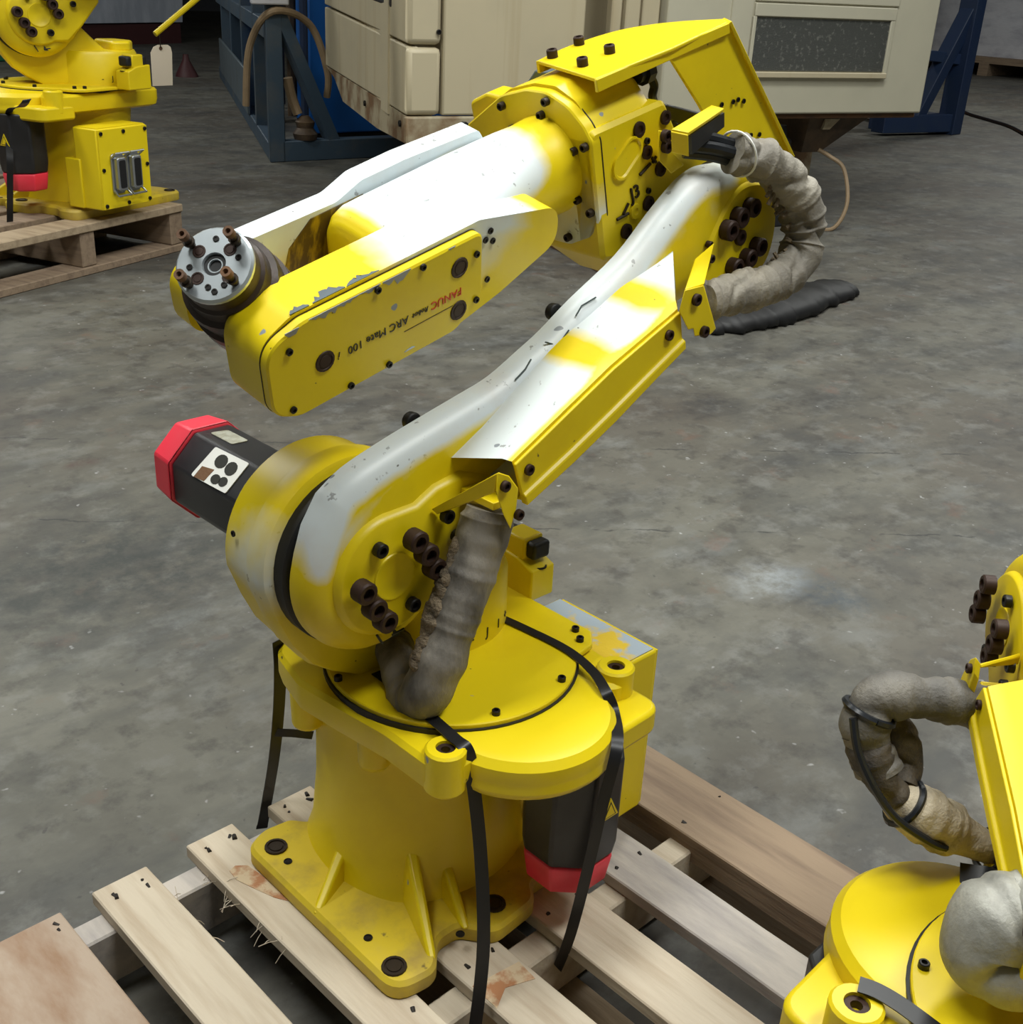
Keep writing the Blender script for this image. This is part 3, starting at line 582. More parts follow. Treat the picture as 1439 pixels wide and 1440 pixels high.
def robot_forearm(root):
    y = M['yellow']
    # hollow arm body
    rings = []
    sec = [(.0, .066, .066, 0, 2), (.03, .064, .064, 0, 2), (.06, .066, .063, 0, 2.1), (.10, .069, .062, -.005, 2.4), (.14, .072, .060, -.012, 3), (.18, .073, .059, -.018, 3.6), (.24, .072, .058, -.021, 4), (.28, .070, .057, -.020, 4), (.31, .068, .055, -.018, 4), (.326, .064, .050, -.016, 3.6), (.336, .056, .042, -.014, 3.2), (.340, .045, .03, -.012, 3)]
    for (s, hw, hh, yc, e) in sec:
        ring = []
        for i in range(48):
            t = 2*math.pi*i/48; c, sn = math.cos(t), math.sin(t)
            ring.append(FA(s, yc + hw*math.copysign(abs(c)**(2/e), c), hh*math.copysign(abs(sn)**(2/e), sn)))
        rings.append(ring)
    def fb(p):
        d = p-FO; s, yy, n = d.dot(av), d.dot(ey), d.dot(en)
        return max(0, min(1, (n-.006)/.035))*max(0, min(1, (s-.02)/.07))*(1-max(0, (s-.30)/.03)) if n > 0 else 0
    # finer rings for a smooth colour change
    fine = []
    for a_, b_ in zip(rings, rings[1:]):
        for k in range(3): fine.append([p.lerp(q, k/3) for p, q in zip(a_, b_)])
    fine.append(rings[-1])
    fb_ = MB().loft(fine).build('forearm', y, root, smooth=60, fade=fb)
    near = rounded([(.10, .03, .03), (.235, .066, .02), (.505, .064, .045), (.55, .045, .05), (.55, -.045, .05), (.505, -.063, .045), (.265, -.063, .03), (.20, -.05, .05), (.10, -.02, .03)], .03, 7)
    def fn(p):
        d = p-FO; s, yy, n = d.dot(av), d.dot(ey), d.dot(en)
        return (1-max(0, min(1, (s-.30)/.12)))*max(0, min(1, (n-.03)/.02))*max(0, min(1, (s-.1)/.05))
    dense = []
    for i, p in enumerate(near):
        q = near[(i+1) % len(near)]; m = max(1, int((V(q)-V(p)).length/.015))
        dense += [(p[0]+(q[0]-p[0])*k/m, p[1]+(q[1]-p[1])*k/m) for k in range(m)]
    na = MB().ring_prism(dense, [(-.045, .008), (-.055, 0), (-.085, 0), (-.117, 0)], FO, av, en, ey).build('fork_arm', y, fb_, fade=fn)
    cov = rounded([(.242, .060, .012), (.50, .060, .04), (.55, .045, .045), (.55, -.04, .045), (.515, -.058, .04), (.285, -.058, .03), (.242, -.03, .03)], .03, 7)
    MB().ring_prism(cov, [(-.1172, -.0006), (-.1184, -.0006)], FO, av, en, ey).build('cover_gasket', M['dark_bolt'], na)
    cp = MB().ring_prism(cov, [(-.1184, .0), (-.128, 0), (-.130, .0025)], FO, av, en, ey).build('fork_cover', y, na)
    for s, n in ((.477, -.002), (.279, .028), (.281, -.030)): bolt(FA(s, -.1302, n), -ey, .0105, .004, cp, 'rust_hole', 'plug')
    for s, n in ((.521, .034), (.525, -.042), (.446, -.052), (.39, -.052), (.40, .054), (.335, .054), (.253, .035), (.253, -.028)): bolt(FA(s, -.1302, n), -ey, .0042, .003, cp, 'black_bolt')
    for s, n in ((.226, .036), (.214, .030), (.222, -.020), (.218, .045)): bolt(FA(s, -.1172, n), -ey, .004, .002, na, 'black_bolt')
    # bare metal where the paint has worn off the upper edge
    rnd = random.Random(5)
    def rag(s0, s1, base, sign, depth):
        k = max(4, int((s1-s0)/.004)); lowr = [(s0+(s1-s0)*i/k, base-sign*depth*(.25+.75*rnd.random())*math.sin(math.pi*(i+.4)/(k+.8))) for i in range(k+1)]
        return [(s0, base), (s1, base)] + lowr[::-1]
    for s0, s1, b_, sg, dp in ((.352, .392, .0598, 1, .012), (.395, .425, .0598, 1, .007), (.425, .492, .0598, 1, .009), (.505, .523, .057, 1, .008), (.350, .366, -.048, -1, .007), (.285, .296, .0598, 1, .004)):
        MB().prism(rag(s0, s1, b_, sg, dp), FO, av, en, -ey, .1296, .1304).build('bare_patch', M['steel_dull'], cp)
    for s0, s1, dp in ((.385, .43, .010), (.432, .475, .016), (.48, .505, .010)):
        MB().loft([[FA(q, -.1165+(.0-(p+0)) , .0646+h) for q, p in [(a_, b_) for a_, b_ in rag(s0, s1, 0, 1, dp)]] for h in (0, .0008)]).build('bare_patch', M['greysheet'], na)
    # lettering, upside down because the arm is rolled over
    for body, sz, s, m_, sh in (('FANUC', .0145, .300, 'text_red', 0), ('Robot', .0095, .3395, 'text_black', .3), ('ARC Mate 100', .0145, .402, 'text_black', 0), ('i', .014, .457, 'text_black', .3)):
        text(body, sz, FA(s, -.1306, -.004), av, -en, M[m_], cp, 'lettering', .0003, shear=sh)
    MB().prism([(.29, -.0195), (.365, -.0195), (.365, -.0188), (.29, -.0188)], FO, av, en, -ey, .1301, .1305).build('printed_line', M['dark_bolt'], cp)
    far = rounded([(.06, .03, .02), (.075, .056, .01), (.20, .060, .02), (.27, .058, .03), (.31, .044, .03), (.48, .046, .04), (.53, .03, .04), (.53, -.04, .04), (.48, -.055, .04), (.20, -.055, .03), (.08, -.03, .03)], .03, 6)
    dense = []
    for i, p in enumerate(far):
        q = far[(i+1) % len(far)]; m = max(1, int((V(q)-V(p)).length/.015))
        dense += [(p[0]+(q[0]-p[0])*k/m, p[1]+(q[1]-p[1])*k/m) for k in range(m)]
    fa = MB().ring_prism(dense, [(.052, 0), (.082, 0), (.088, .006)], FO, av, en, ey).build('fork_arm', y, fb_, fade=lambda p: 1 if (p-FO).dot(en) > .035 and (p-FO).dot(ey) > .0 else 0)
    MB().prism([(.27, .04), (.35, .038), (.385, .012), (.40, -.03), (.33, -.05), (.27, -.05)], FO, av, en, ey, .0505, .0519).build('grease_smear', M['sooty'], fa)
    # wrist
    J5 = FA(.477, 0, 0)
    be, de = math.radians(60), math.radians(15); w_ = av*math.cos(be) + en*math.sin(be); w_ = w_*math.cos(de) - ey*math.sin(de)
    wr = MB().lathe(J5 - w_*.052, w_, [(0, .030), (.006, .044), (.02, .053), (.04, .056), (.056, .056)], 32).build('wrist_housing', y, root)
    MB().lathe(J5 + w_*.002, w_, [(0, .0575), (.012, .058), (.018, .055)], 32).build('wrist_ring', M['steel_dull'], wr)
    bd = MB().lathe(J5 + w_*.014, w_, [(0, .055), (.004, .0575), (.02, .0575), (.023, .053), (.04, .052), (.044, .055), (.056, .054), (.060, .048), (.066, .046), (.074, .046), (.078, .0425), (.094, .0425)], 36).build('wrist_body', M['iron'], wr)
    fl = MB().lathe(J5 + w_*.108, w_, [(0, .0425), (.004, .0425), (.007, .040), (.007, .013), (.003, .012), (.003, .007), (-.004, .006)], 36).build('tool_flange', M['steel'], wr)
    MB().lathe(J5 + w_*.1045, w_, [(0, .0125), (.0072, .0125), (.0072, .0085), (.004, .008)], 20).build('bore_ring', M['gap'], fl)
    U_ = (RIGHT - w_*RIGHT.dot(w_)).normalized(); W_ = w_.cross(U_); T_ = J5 + w_*.115
    if W_.dot(DOWN) > 0: W_ = -W_
    for ang, r in ((88, .028), (185, .026), (-62, .027), (-100, .026), (12, .027), (-85, .031)): bolt(T_ + (U_*math.cos(math.radians(ang)) + W_*math.sin(math.radians(ang)))*r, w_, .0034, .0012, fl, 'black_bolt', 'threaded_hole')
    for ang in (42, 138, 222, 318):
        d = U_*math.cos(math.radians(ang)) + W_*math.sin(math.radians(ang))
        bolt(T_ + d*.0225, w_, .0058, .003, fl, 'rust_hole', 'screw')
        st = MB().lathe(T_ + d*.033, w_, [(0, .004), (.008, .004), (.008, .0065), (.011, .0065), (.011, .0042), (.022, .0042)], 12).build('stud', M['dark_bolt'], fl)
        MB().lathe(T_ + d*.033 + w_*.020, w_, [(0, .0058), (.008, .0058), (.008, .003), (.004, .002)], 12).build('stud_head', M['rusty_steel'], st)
    return fb_

def crumple(seed, amp, folds=26, slant=2.0):
    def f(t, a, p):
        n1 = noise.noise(V((p.x*26+seed, p.y*26, p.z*26))); n2 = noise.noise(V((p.x*60, p.y*60+seed, p.z*60)))
        ridge = 1-abs(noise.noise(V((p.x*38, p.y*38, p.z*38+seed*3))))*2.2          # sharp creases
        w = folds*t + slant*math.sin(a+seed) + 2.2*n1 + a
        return 1 + amp*(.9*n1 + .45*n2 + .55*max(0, ridge)**3 - .75*max(0, math.sin(w))**5)
    return f
def robot_sleeves(root):
    # loop over the elbow joint
    P = [at(968, 204, y=-.015), at(1003, 208, y=-.035), at(1035, 216, y=-.05), at(1072, 226, y=-.065), at(1104, 252, y=-.075), at(1125, 288, y=-.085), at(1130, 328, y=-.09), at(1122, 364, y=-.095), at(1096, 393, y=-.10), at(1055, 407, y=-.10), at(1012, 418, y=-.098), at(985, 424, y=-.095)]
    path = spline(P, 28)
    i0 = 28*2
    sl = MB().tube(path[i0-4:], lambda t: .0295 - .003*abs(t-.5), 44, crumple(3, .24, 30)).build('cable_sleeve', M['cloth'], root, smooth=80)
    for k, off in enumerate(((.0, .0), (.012, .010), (-.010, .008))):
        MB().tube([p + nv*off[0] + EY*off[1] for p in path[:i0+6]], .009, 10).build('cable', M['cable'], sl)
    MB().tube([path[i0+2] + (nv*math.cos(q) + EY*math.sin(q))*.031 for q in [2*math.pi*i/24 for i in range(25)]], .0018, 6).build('cable_tie', M['white_label'], sl)
    # frayed loop inside the bend
    fr = MB()
    for k in range(26):
        t = i0 + 36 + k*5.2; i = int(t); c = (J3 + V((0, -.05, 0))); d = (c-path[i]).normalized()
        q = path[i] + d*.024 - EY*.012; fr.tube([q, q + d*.012 + V((random.uniform(-.01, .01), random.uniform(-.006, .006), random.uniform(-.01, .01)))], .003, 5)
    fr.build('frayed_edge', M['frayed'], sl, kind='stuff')
    # hanging sleeve at the shoulder
    P = [at(688, 716, y=-.088), at(682, 742, y=-.09), at(664, 800, y=-.092), at(641, 868, y=-.094), at(618, 932, y=-.095), at(600, 972, y=-.085), at(585, 985, y=-.06), at(572, 962, y=-.03), at(562, 930, y=-.005), at(552, 905, y=.03)]
    path = spline(P, 24)
    s2 = MB().tube(path, lambda t: .0305 - .006*max(0, t-.55), 44, crumple(8, .13, 7, 1.2)).build('cable_sleeve', M['cloth_dark'], root, smooth=80)
    seam = MB().tube([p - RIGHT*.025 - FWD*.010 for p in path[28:104]], lambda t: .004+.010*math.sin(t*math.pi)**.5+.002*math.sin(t*23), 12, crumple(5, .35, 60)).build('sleeve_seam', M['frayed'], s2, smooth=80)
    return sl

def robot_clamp(root, eb):
    y = M['yellow']
    # channel clamp that holds the cables to the elbow
    cl = MB().quadplate([at(944, 184, y=-.06), at(968, 189, y=-.075), at(1018, 155, y=-.02), at(1000, 150, y=.0)], .005).build('cable_clamp', y, eb, bevel=.001)
    MB().quadplate([at(944, 184, y=-.06), at(968, 189, y=-.075), at(969, 219, y=-.070), at(945, 213, y=-.055)], .005).build('clamp_face', y, cl, bevel=.001)
    MB().quadplate([at(970, 191, y=-.066), at(1017, 158, y=-.012), at(1017, 178, y=-.010), at(972, 217, y=-.060)], .004).build('clamp_liner', M['gap'], cl)
    MB().loft([[at(u, v, y=yy) for u, v in ((926, 183), (942, 186), (945, 214), (962, 232), (944, 244), (927, 226))] for yy in (.006, -.004)]).build('clamp_arm', y, cl, bevel=.001)
    for u, v in ((934, 191), (935, 206)): bolt(at(u, v, y=-.004), -EY, .0085, .008, cl)
    MB().lathe(at(893, 104, y=.06), -av, [(0, .014), (.010, .014), (.010, .019), (.024, .019), (.028, .014)], 10).build('motor_plug', M['cable'], eb)
    MB().tube(spline([at(912, 103, y=.06), at(920, 120, y=.06), at(918, 138, y=.065), at(930, 160, y=.08), at(950, 178, y=.07)], 6), .006, 8).build('motor_lead', M['cable'], eb)
    MB().loft([[at(u, v, y=yy) for u, v in ((933, 145), (985, 158), (1010, 170), (1000, 215), (940, 205))] for yy in (.07, .10)]).build('cavity_shade_block', M['black'], eb, bevel=.004)  # black block standing in for the shade inside the wiring cavity

root = empty('industrial_robot', V((0, 0, ZP)), 'yellow six-axis robot arm with folded forearm, strapped to the front pallet', 'robot', 'yellow robot arms')
robot_base(root); robot_turret(root); robot_link(root)
eb = robot_elbow(root); robot_guard(root); robot_forearm(root); robot_clamp(root, eb); robot_sleeves(root)
lk = next(c for c in root.children if c.name.startswith('lower_arm'))
for u, v in ((583, 594), (783, 440)): MB().cyl(at(u, v, y=.004), at(u, v, y=.004) + EY*.012, .012, .011, 16).build('rubber_plug', M['gap'], lk, bevel=.002)

def placed(fn, rt, Mx, *args, **kw):
    """build with fn under rt in the middle robot's coordinates, then carry the new parts over by Mx"""
    before = set(rt.children); r = fn(rt, *args, **kw)
    for c in rt.children:
        if c not in before: c.matrix_basis = Mx @ c.matrix_basis
    return r

# ---------------------------------------------------------------- front pallet
pal = empty('pallet', V((.0, -.5, 0)), 'worn timber pallet of spaced boards under the strapped robot', 'pallet')
Y0, Y1 = .258, -1.30
def board(x0, x1, z0, z1, y0, y1, m, nm, par, jig=.002):
    n = 7; b = MB(); j = lambda: random.uniform(-jig, jig)
    rings = []
    for k in range(n+1):
        yy = y0+(y1-y0)*k/n; a_, c_ = x0+j(), x1+j()
        rings.append([V((a_, yy, z0)), V((c_, yy, z0)), V((c_, yy, z1)), V((a_, yy, z1))])
    # object origin at the board so that its grain differs
    c = V(((x0+x1)/2, (y0+y1)/2, (z0+z1)/2)); rings = [[p-c for p in r] for r in rings]
    o = b.loft(rings).build(nm, m, par, bevel=.002, seg=1, smooth=0); o.matrix_basis = Matrix.Translation(c); return o
for x0, x1, m, z0 in ((-.62, -.475, 'wood_pink', .108), (-.428, -.345, 'wood', .108), (-.282, -.202, 'wood', .108), (-.143, -.062, 'wood', .108), (.006, .10, 'wood', .108), (.151, .238, 'wood_grey', .108), (.303, .437, 'wood_brown', .086)):
    b = board(x0, x1, z0, ZP - (.0005 if x1 < .3 else -.002), Y0 + random.uniform(-.004, .004), Y1, M[m], 'deck_board', pal)
    for yy in (.238, .225, -.19, -.62):
        for xx in (x0+.02, x1-.018):
            o = MB().cyl((xx+random.uniform(-.005, .005), yy+random.uniform(-.01, .01), ZP-.002), (xx, yy, ZP+.002 if x1 > .3 else ZP+.0004), random.uniform(.002, .0038), n=8).build('nail', M['nail'], pal)
for yy, m in ((.215, 'wood_grey'), (-.205, 'wood'), (-.63, 'wood_tan'), (-1.1, 'wood_tan')):
    c = V((-.09, yy, .064)); o = MB().box((-.53, -.022, -.046), (.53, .022, .0435)).build('stringer', M[m], pal, bevel=.003, seg=1, smooth=0); o.matrix_basis = Matrix.Translation(c)
for x0, x1 in ((-.60, -.46), (-.20, -.07), (-.04, .06), (.28, .42)):
    board(x0, x1, .002, .0175, .25, Y1, M['wood_tan'], 'bottom_board', pal)
def stain(pts, z, nm='stain_patch'):
    MB().loft([[V((x, y, z)) for x, y in pts], [V((x, y, z+.0008)) for x, y in pts]]).build(nm, M['stain'], pal)
stain([(-.262, .172), (-.25, .176), (-.236, .165), (-.23, .12), (-.228, .06), (-.243, .085), (-.255, .12), (-.264, .15)], .1296)
stain([(-.14, -.215), (-.066, -.225), (-.07, -.26), (-.11, -.245), (-.141, -.262)], .1296)
stain([(-.275, -.235), (-.21, -.245), (-.22, -.285), (-.25, -.27), (-.278, -.292)], .1296)
sp = MB()
for k in range(34):
    yy = random.uniform(.0, .22); x = random.choice((-.2815, -.3445, -.2815)); p = V((x, yy, random.uniform(.11, .128))); d = V((random.choice((-1, .3)), random.uniform(-1, 1), random.uniform(-1.5, .6))).normalized()
    L = random.uniform(.008, .03); sp.tube([p, p+d*L*.5+V((0, 0, .002)), p+d*L], .0006, 4)
sp.build('splinters', M['wood'], pal, kind='stuff')

# ---------------------------------------------------------------- strapping
def strap(path, wd, label, group=None, w_=.017):
    o = MB().ribbon(spline([V(p) for p in path], 8), wd, w_, .0012).build('strapping_band', M['strap'], None, smooth=30); return prep(o, label, 'strap', group)
strap([at(664, 1460, z=.08), at(668, 1446, z=.11), at(680, 1330, z=.222), at(676, 1200, z=.335), at(664, 1090, z=.44), at(656, 1054, z=.476), at(637, 1036, z=.481), at(600, 1003, z=.481), at(560, 968, z=.481), at(530, 945, z=.481)], V((1, -.5, 0)),
      'black steel strap from the deck past the lifting boss down to the boards', 'black bands over the robot base')
strap([at(690, 862, z=.481), at(735, 882, z=.481), at(795, 912, z=.481), at(832, 942, z=.481), at(852, 972, z=.477), at(864, 1003, z=.455), at(868, 1050, y=-.272), at(848, 1130, y=-.278), at(832, 1200, y=-.275), at(812, 1280, y=-.27), at(797, 1330, z=.135), at(776, 1380, z=.02)], V((.75, -.65, .0)),
      'black steel strap from the turret across the deck and over the black motor', 'black bands over the robot base', .015)
strap([at(392, 900, z=.475), at(394, 940, y=.19), at(392, 1000, y=.22), at(385, 1070, y=.25), at(372, 1146, y=.268), at(368, 1165, y=.268)], V((1, 0, 0)), 'black strap hanging behind the pedestal to the far pallet edge', 'black bands over the robot base', .02)
o = MB().ribbon([at(386, 1030, y=.235), at(412, 1031, y=.215), at(440, 1034, y=.20)], EZ, .014, .0012).build('strap_end', M['strap'], None); o.parent = bpy.data.objects['strapping_band.002']

# ---------------------------------------------------------------- second robot on the same pallet
r2 = empty('industrial_robot', V((.037, -.864, ZP)), 'yellow robot arm with taped tan cable sleeve beside the strapped one', 'robot', 'yellow robot arms')
MB2 = Matrix.Translation((.037, -.864, 0)) @ Matrix.Rotation(math.pi, 4, 'Z')
placed(robot_base, r2, MB2, Y='yellow2')
rr = ray(1410, 880).normalized(); D2 = CAM + rr*1.45; K2 = Matrix.Scale(.79, 4)
th2 = math.radians(130); d2 = V((math.cos(th2), math.sin(th2), 0)); gam = math.atan2(d2.x, -d2.y)
ML2 = Matrix.Translation(D2) @ Matrix.Rotation(gam, 4, 'Z') @ Matrix.Rotation(math.radians(46), 4, 'Y') @ K2 @ Matrix.Translation((-J2.x, .05, -J2.z))
MT2 = Matrix.Translation(D2) @ Matrix.Rotation(gam, 4, 'Z') @ K2 @ Matrix.Translation((-J2.x, .05, -J2.z))
placed(robot_link, r2, ML2, Y='yellow2', white=0)
placed(robot_turret, r2, MT2, Y='yellow2')
for c in [c for c in r2.children if c.name.startswith('turret')]:
    for g in list(c.children): bpy.data.objects.remove(g)
    bpy.data.objects.remove(c)
# this arm is swung round, so its turret casting leans from the deck out to the shoulder
_c0 = V((.002, -.974, .480)); _c1 = MT2 @ V((-.015, .083, .50)); _rg = []
for k in range(13):
    f = k/12; g = f*f*(3-2*f); c = _c0.lerp(_c1, g); c.z = _c0.z + (_c1.z-_c0.z)*f
    _rg.append([c + V((math.cos(q), math.sin(q), 0))*(.122-.05*g) for q in [2*math.pi*i/32 for i in range(32)]])
MB().loft(_rg).build('turret', M['yellow2'], r2, smooth=60)
def P2(u, v, k): return on(u, v, D2 - FWD*(k+.02), FWD)
pth = spline([P2(1400, 1000, .055), P2(1350, 988, .07), P2(1318, 984, .08), P2(1275, 978, .085), P2(1238, 984, .085), P2(1218, 1012, .08), P2(1222, 1050, .07), P2(1240, 1088, .07)], 12)
sl = MB().tube(pth, lambda t: .0235 if t < .55 else .025, 40, crumple(2, .2, 20)).build('cable_sleeve', M['cloth'], r2, smooth=80)
sl2 = MB().tube(spline([P2(1236, 1010, .05), P2(1262, 1040, .05), P2(1272, 1075, .05), P2(1268, 1105, .06)], 10), lambda t: .025-.007*t, 36, crumple(9, .2, 12)).build('cable_sleeve', M['cloth_burnt'], r2, smooth=80)
sl4 = MB().tube(spline([P2(1216, 1030, .075), P2(1224, 1060, .075), P2(1240, 1095, .075), P2(1262, 1122, .07)], 10), lambda t: .023-.006*t, 36, crumple(4, .2, 12)).build('cable_sleeve', M['cloth_burnt'], r2, smooth=80)
pth3 = spline([P2(1258, 1118, .065), P2(1285, 1138, .06), P2(1325, 1160, .05), P2(1368, 1182, .04), P2(1410, 1203, .03), P2(1440, 1220, .03)], 10)
sl3 = MB().tube(pth3, lambda t: .018+.011*math.sin(min(1, t*1.6)*math.pi)-.002*t, 40, crumple(6, .2, 9)).build('cable_sleeve', M['cloth_tan'], r2, smooth=80)
def tie(c, ax, r, par, w_=.004):
    U = ax.orthogonal().normalized(); W = ax.cross(U).normalized(); MB().tube([c + (U*math.cos(q) + W*math.sin(q))*r for q in [2*math.pi*i/24 for i in range(25)]], w_, 6).build('cable_tie', M['cable'], par)
tie(pth[56], (pth[58]-pth[54]).normalized(), .0265, sl); tie(pth3[6], (pth3[8]-pth3[4]).normalized(), .026, sl3); tie(pth3[36], (pth3[38]-pth3[34]).normalized(), .024, sl3)
MB().tube(spline([P2(1200, 1010, .10), P2(1208, 1060, .10), P2(1232, 1112, .10), P2(1262, 1152, .095), P2(1310, 1185, .08), P2(1330, 1192, .07)], 8), .0045, 8).build('black_cable', M['cable'], sl3)
MB().lathe(P2(1411, 1212, .05), -FWD, [(0, .010), (.006, .010), (.006, .004), (.002, .003)], 14).build('clamp_screw', M['dark_bolt'], r2)
sv = MB().tube(spline([MT2 @ V((-.10, .01, .56)), at(1500, 1262, z=.60), at(1455, 1282, z=.58), at(1410, 1300, z=.565), at(1392, 1338, z=.54), at(1412, 1366, z=.53), at(1480, 1384, z=.54)], 10), lambda t: .026+.016*math.sin(t*math.pi), 30, crumple(12, .13, 20)).build('cable_sleeve', M['silver'], r2, smooth=80)
strap([at(1208, 1384, z=.482), at(1235, 1394, z=.482), at(1270, 1415, z=.482), at(1320, 1452, z=.482)], V((.4, 1, 0)), 'black strap across the deck below the silvery sleeve', 'black bands over the robot base', .02)
strap([at(1350, 1232, z=.473), at(1385, 1238, z=.476), at(1418, 1248, z=.485), at(1445, 1252, z=.49)], V((.4, 1, .4)), 'dark band end lying behind the deck rim beside the tan sleeve', 'black bands over the robot base', .03)

# ---------------------------------------------------------------- back pallet and third robot
A3 = math.radians(20); e3 = V((math.cos(A3), math.sin(A3), 0)); q3 = V((-math.sin(A3), math.cos(A3), 0)); K = 1.7
c3 = V((1.95, 4.17, 0))
p3 = empty('pallet', c3, 'timber pallet under the robot with the connector box', 'pallet')
R3 = Matrix((e3, q3, EZ)).transposed().to_4x4()
def pb(x0, x1, y0, y1, z0, z1, m, nm):
    o = MB().box((x0, y0, z0), (x1, y1, z1)).build(nm, M[m], p3, bevel=.004, seg=1, smooth=0)
    o.matrix_basis = Matrix.Translation(c3) @ R3; return o
for i in range(7):
    y_ = .0 + i*.235; pb(-1.85, .0 + (.03 if i % 2 else 0), y_, y_+(.17 if i else .15), .185, .221, 'wood_brown' if i % 3 else 'wood_tan', 'deck_board')
for x_ in (-1.85, -.66, -.085): pb(x_, x_+.085, .01, 1.6, .035, .185, 'wood_brown', 'stringer')
for y_ in (0, .5, 1.0, 1.45): pb(-1.85, .0, y_, y_+.14, .0, .034, 'wood_brown', 'bottom_board')
KR = 1.55
r3 = empty('industrial_robot', V((1.50, 4.40, .221)), 'yellow robot with twin grey connectors on its rear box, on the far pallet', 'robot', 'yellow robot arms')
MB3 = Matrix.Translation((1.50, 4.40, .221)) @ Matrix.Rotation(math.radians(-70), 4, 'Z') @ Matrix.Scale(KR, 4) @ Matrix.Translation((0, 0, -ZP))
placed(robot_base, r3, MB3, Y='yellow2', bt=.385)
MT3 = MB3 @ Matrix.Translation((J1.x, J1.y, 0)) @ Matrix.Rotation(math.radians(60), 4, 'Z') @ Matrix.Translation((-J1.x, -J1.y, 0))
placed(robot_turret, r3, MT3, Y='yellow2')
placed(robot_link, r3, MT3, Y='yellow2', white=0)
prep(MB().ribbon(spline([at(38, 140, z=.84), at(30, 150, z=.80), at(12, 160, y=4.2), at(14, 230, y=4.12), at(14, 312, z=.225)], 6), V((1, .2, 0)), .03, .002).build('strapping_band', M['strap'], None), 'black strap beside the far motor with the red cap', 'strap', 'black bands on the far pallet')
prep(MB().ribbon([at(157, 118, y=4.75), at(160, 145, y=4.85), at(164, 190, z=.1)], V((1, .2, 0)), .02, .002).build('strapping_band', M['strap'], None), 'thin black strap behind the connector box', 'strap', 'black bands on the far pallet')

# ---------------------------------------------------------------- machine tool
MK = .872; P0 = V((2.856, 3.596, 0)); me_ = V((.954, -.299, 0)).normalized(); mq = V((.299, .954, 0)).normalized(); ml = V((.465, .885, 0)).normalized()
mc = empty('machine_tool', P0, 'large beige machine tool enclosure with rust streaks and a dusty louvre', 'machine')
def zz(z): return 1.33-(1.33-z)*MK          # heights above the hall floor
def mx(d, q, z): return P0 + (me_*d + mq*q)*MK + EZ*zz(z)
def front(d0, d1, z0, z1, q0, q1, m, nm, bev=.01, par=None):
    return MB().loft([[mx(d0, q0, z), mx(d1, q0, z), mx(d1, q1, z), mx(d0, q1, z)] for z in (z0, z1)]).build(nm, M[m], par or mc, bevel=bev)
def left(l0, l1, za0, za1, zb0, zb1, m, nm, off=.0, bev=.008, par=None, th=.06):
    n_ = V((ml.y, -ml.x, 0)); n_ = -n_ if n_.dot(V((-1, 0, 0))) < 0 else n_
    pts = [(l0, za0), (l1, zb0), (l1, zb1), (l0, za1)]
    return MB().loft([[P0 + ml*l*MK + n_*(off-h) + EZ*zz(z) for l, z in pts] for h in (0, th)]).build(nm, M[m], par or mc, bevel=bev)
MB().loft([[P0 + ml*3.10*MK + me_*.08 + EZ*zz(z), mx(.08, .50, z), mx(3.70, .50, z), mx(3.70, 2.7, z)] for z in (.50, 2.4)]).build('body', M['beige'], mc)
left(.03, 3.17, .55, .908, .55, .975, 'beige', 'side_panel')
left(.03, 3.17, .922, 2.4, .992, 2.4, 'beige', 'side_panel')
wn = left(.43, 1.95, 1.06, 2.2, 1.10, 2.2, 'black', 'side_window', .004, .03)
front(.0, .205, .55, .905, -.0, .06, 'beige', 'corner_panel', .03); front(.0, .205, .918, 2.4, -.0, .06, 'beige', 'corner_panel', .03)
front(.215, 1.10, .55, 2.4, .004, .06, 'beige', 'front_panel')
front(1.27, 1.34, .55, 2.4, .0, .07, 'beige', 'door_post'); front(1.36, 1.46, .55, 2.4, -.01, .07, 'beige', 'door_post'); front(1.48, 1.60, .55, 2.4, .0, .07, 'beige', 'door_post')
dr = front(1.63, 3.765, .55, 2.4, -.04, .06, 'beige_clean', 'door')
front(2.08, 2.235, .80, 2.4, -.055, -.038, 'beige_clean', 'door_rail', .004, dr)
front(2.25, 3.385, 1.125, 1.20, -.06, -.038, 'beige_clean', 'vent_header', .004, dr); front(2.25, 3.40, 1.21, 1.34, -.055, -.038, 'beige_clean', 'vent_header', .004, dr)
vt = front(2.27, 3.352, .812, 1.118, -.046, -.038, 'mesh', 'vent_mesh', 0, dr)
front(2.24, 3.37, .772, .806, -.075, -.038, 'beige', 'vent_sill', .004, dr); front(3.352, 3.385, .80, 1.125, -.058, -.038, 'beige_clean', 'vent_frame', .004, dr); front(2.245, 2.27, .80, 1.125, -.058, -.038, 'beige_clean', 'vent_frame', .004, dr)
front(1.63, 3.76, .515, .548, -.0, .08, 'rusty_steel', 'door_track')
# sloping skirt below the seam
_sk = [P0 + ml*l*MK + EZ*zz(z) for l, z in ((3.12, .545), (2.72, .50), (2.31, .375), (.92, .367), (0, .40), (.02, .545))]
sk = MB().loft([_sk, [p + V((.2, .04, 0)) for p in _sk]]).build('skirt', M['rust_panel'], mc)
front(.0, 1.3, .40, .545, .002, .05, 'rust_panel', 'skirt', .01)
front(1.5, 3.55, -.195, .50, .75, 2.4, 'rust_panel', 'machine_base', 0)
nL = V((-ml.y, ml.x, 0))
for u, v in ((514, 135), (564, 168)): bolt(P0 + ml*MK*(1.33 if u == 514 else .16) + EZ*zz(.47 if u == 514 else .49) + nL*.002, nL, .016, .01, sk, 'black_bolt')
bolt(mx(.345, -.002, .49), -mq, .026, .02, mc, 'black_bolt'); bolt(mx(.18, -.004, .985), -mq, .012, .01, mc, 'black_bolt')
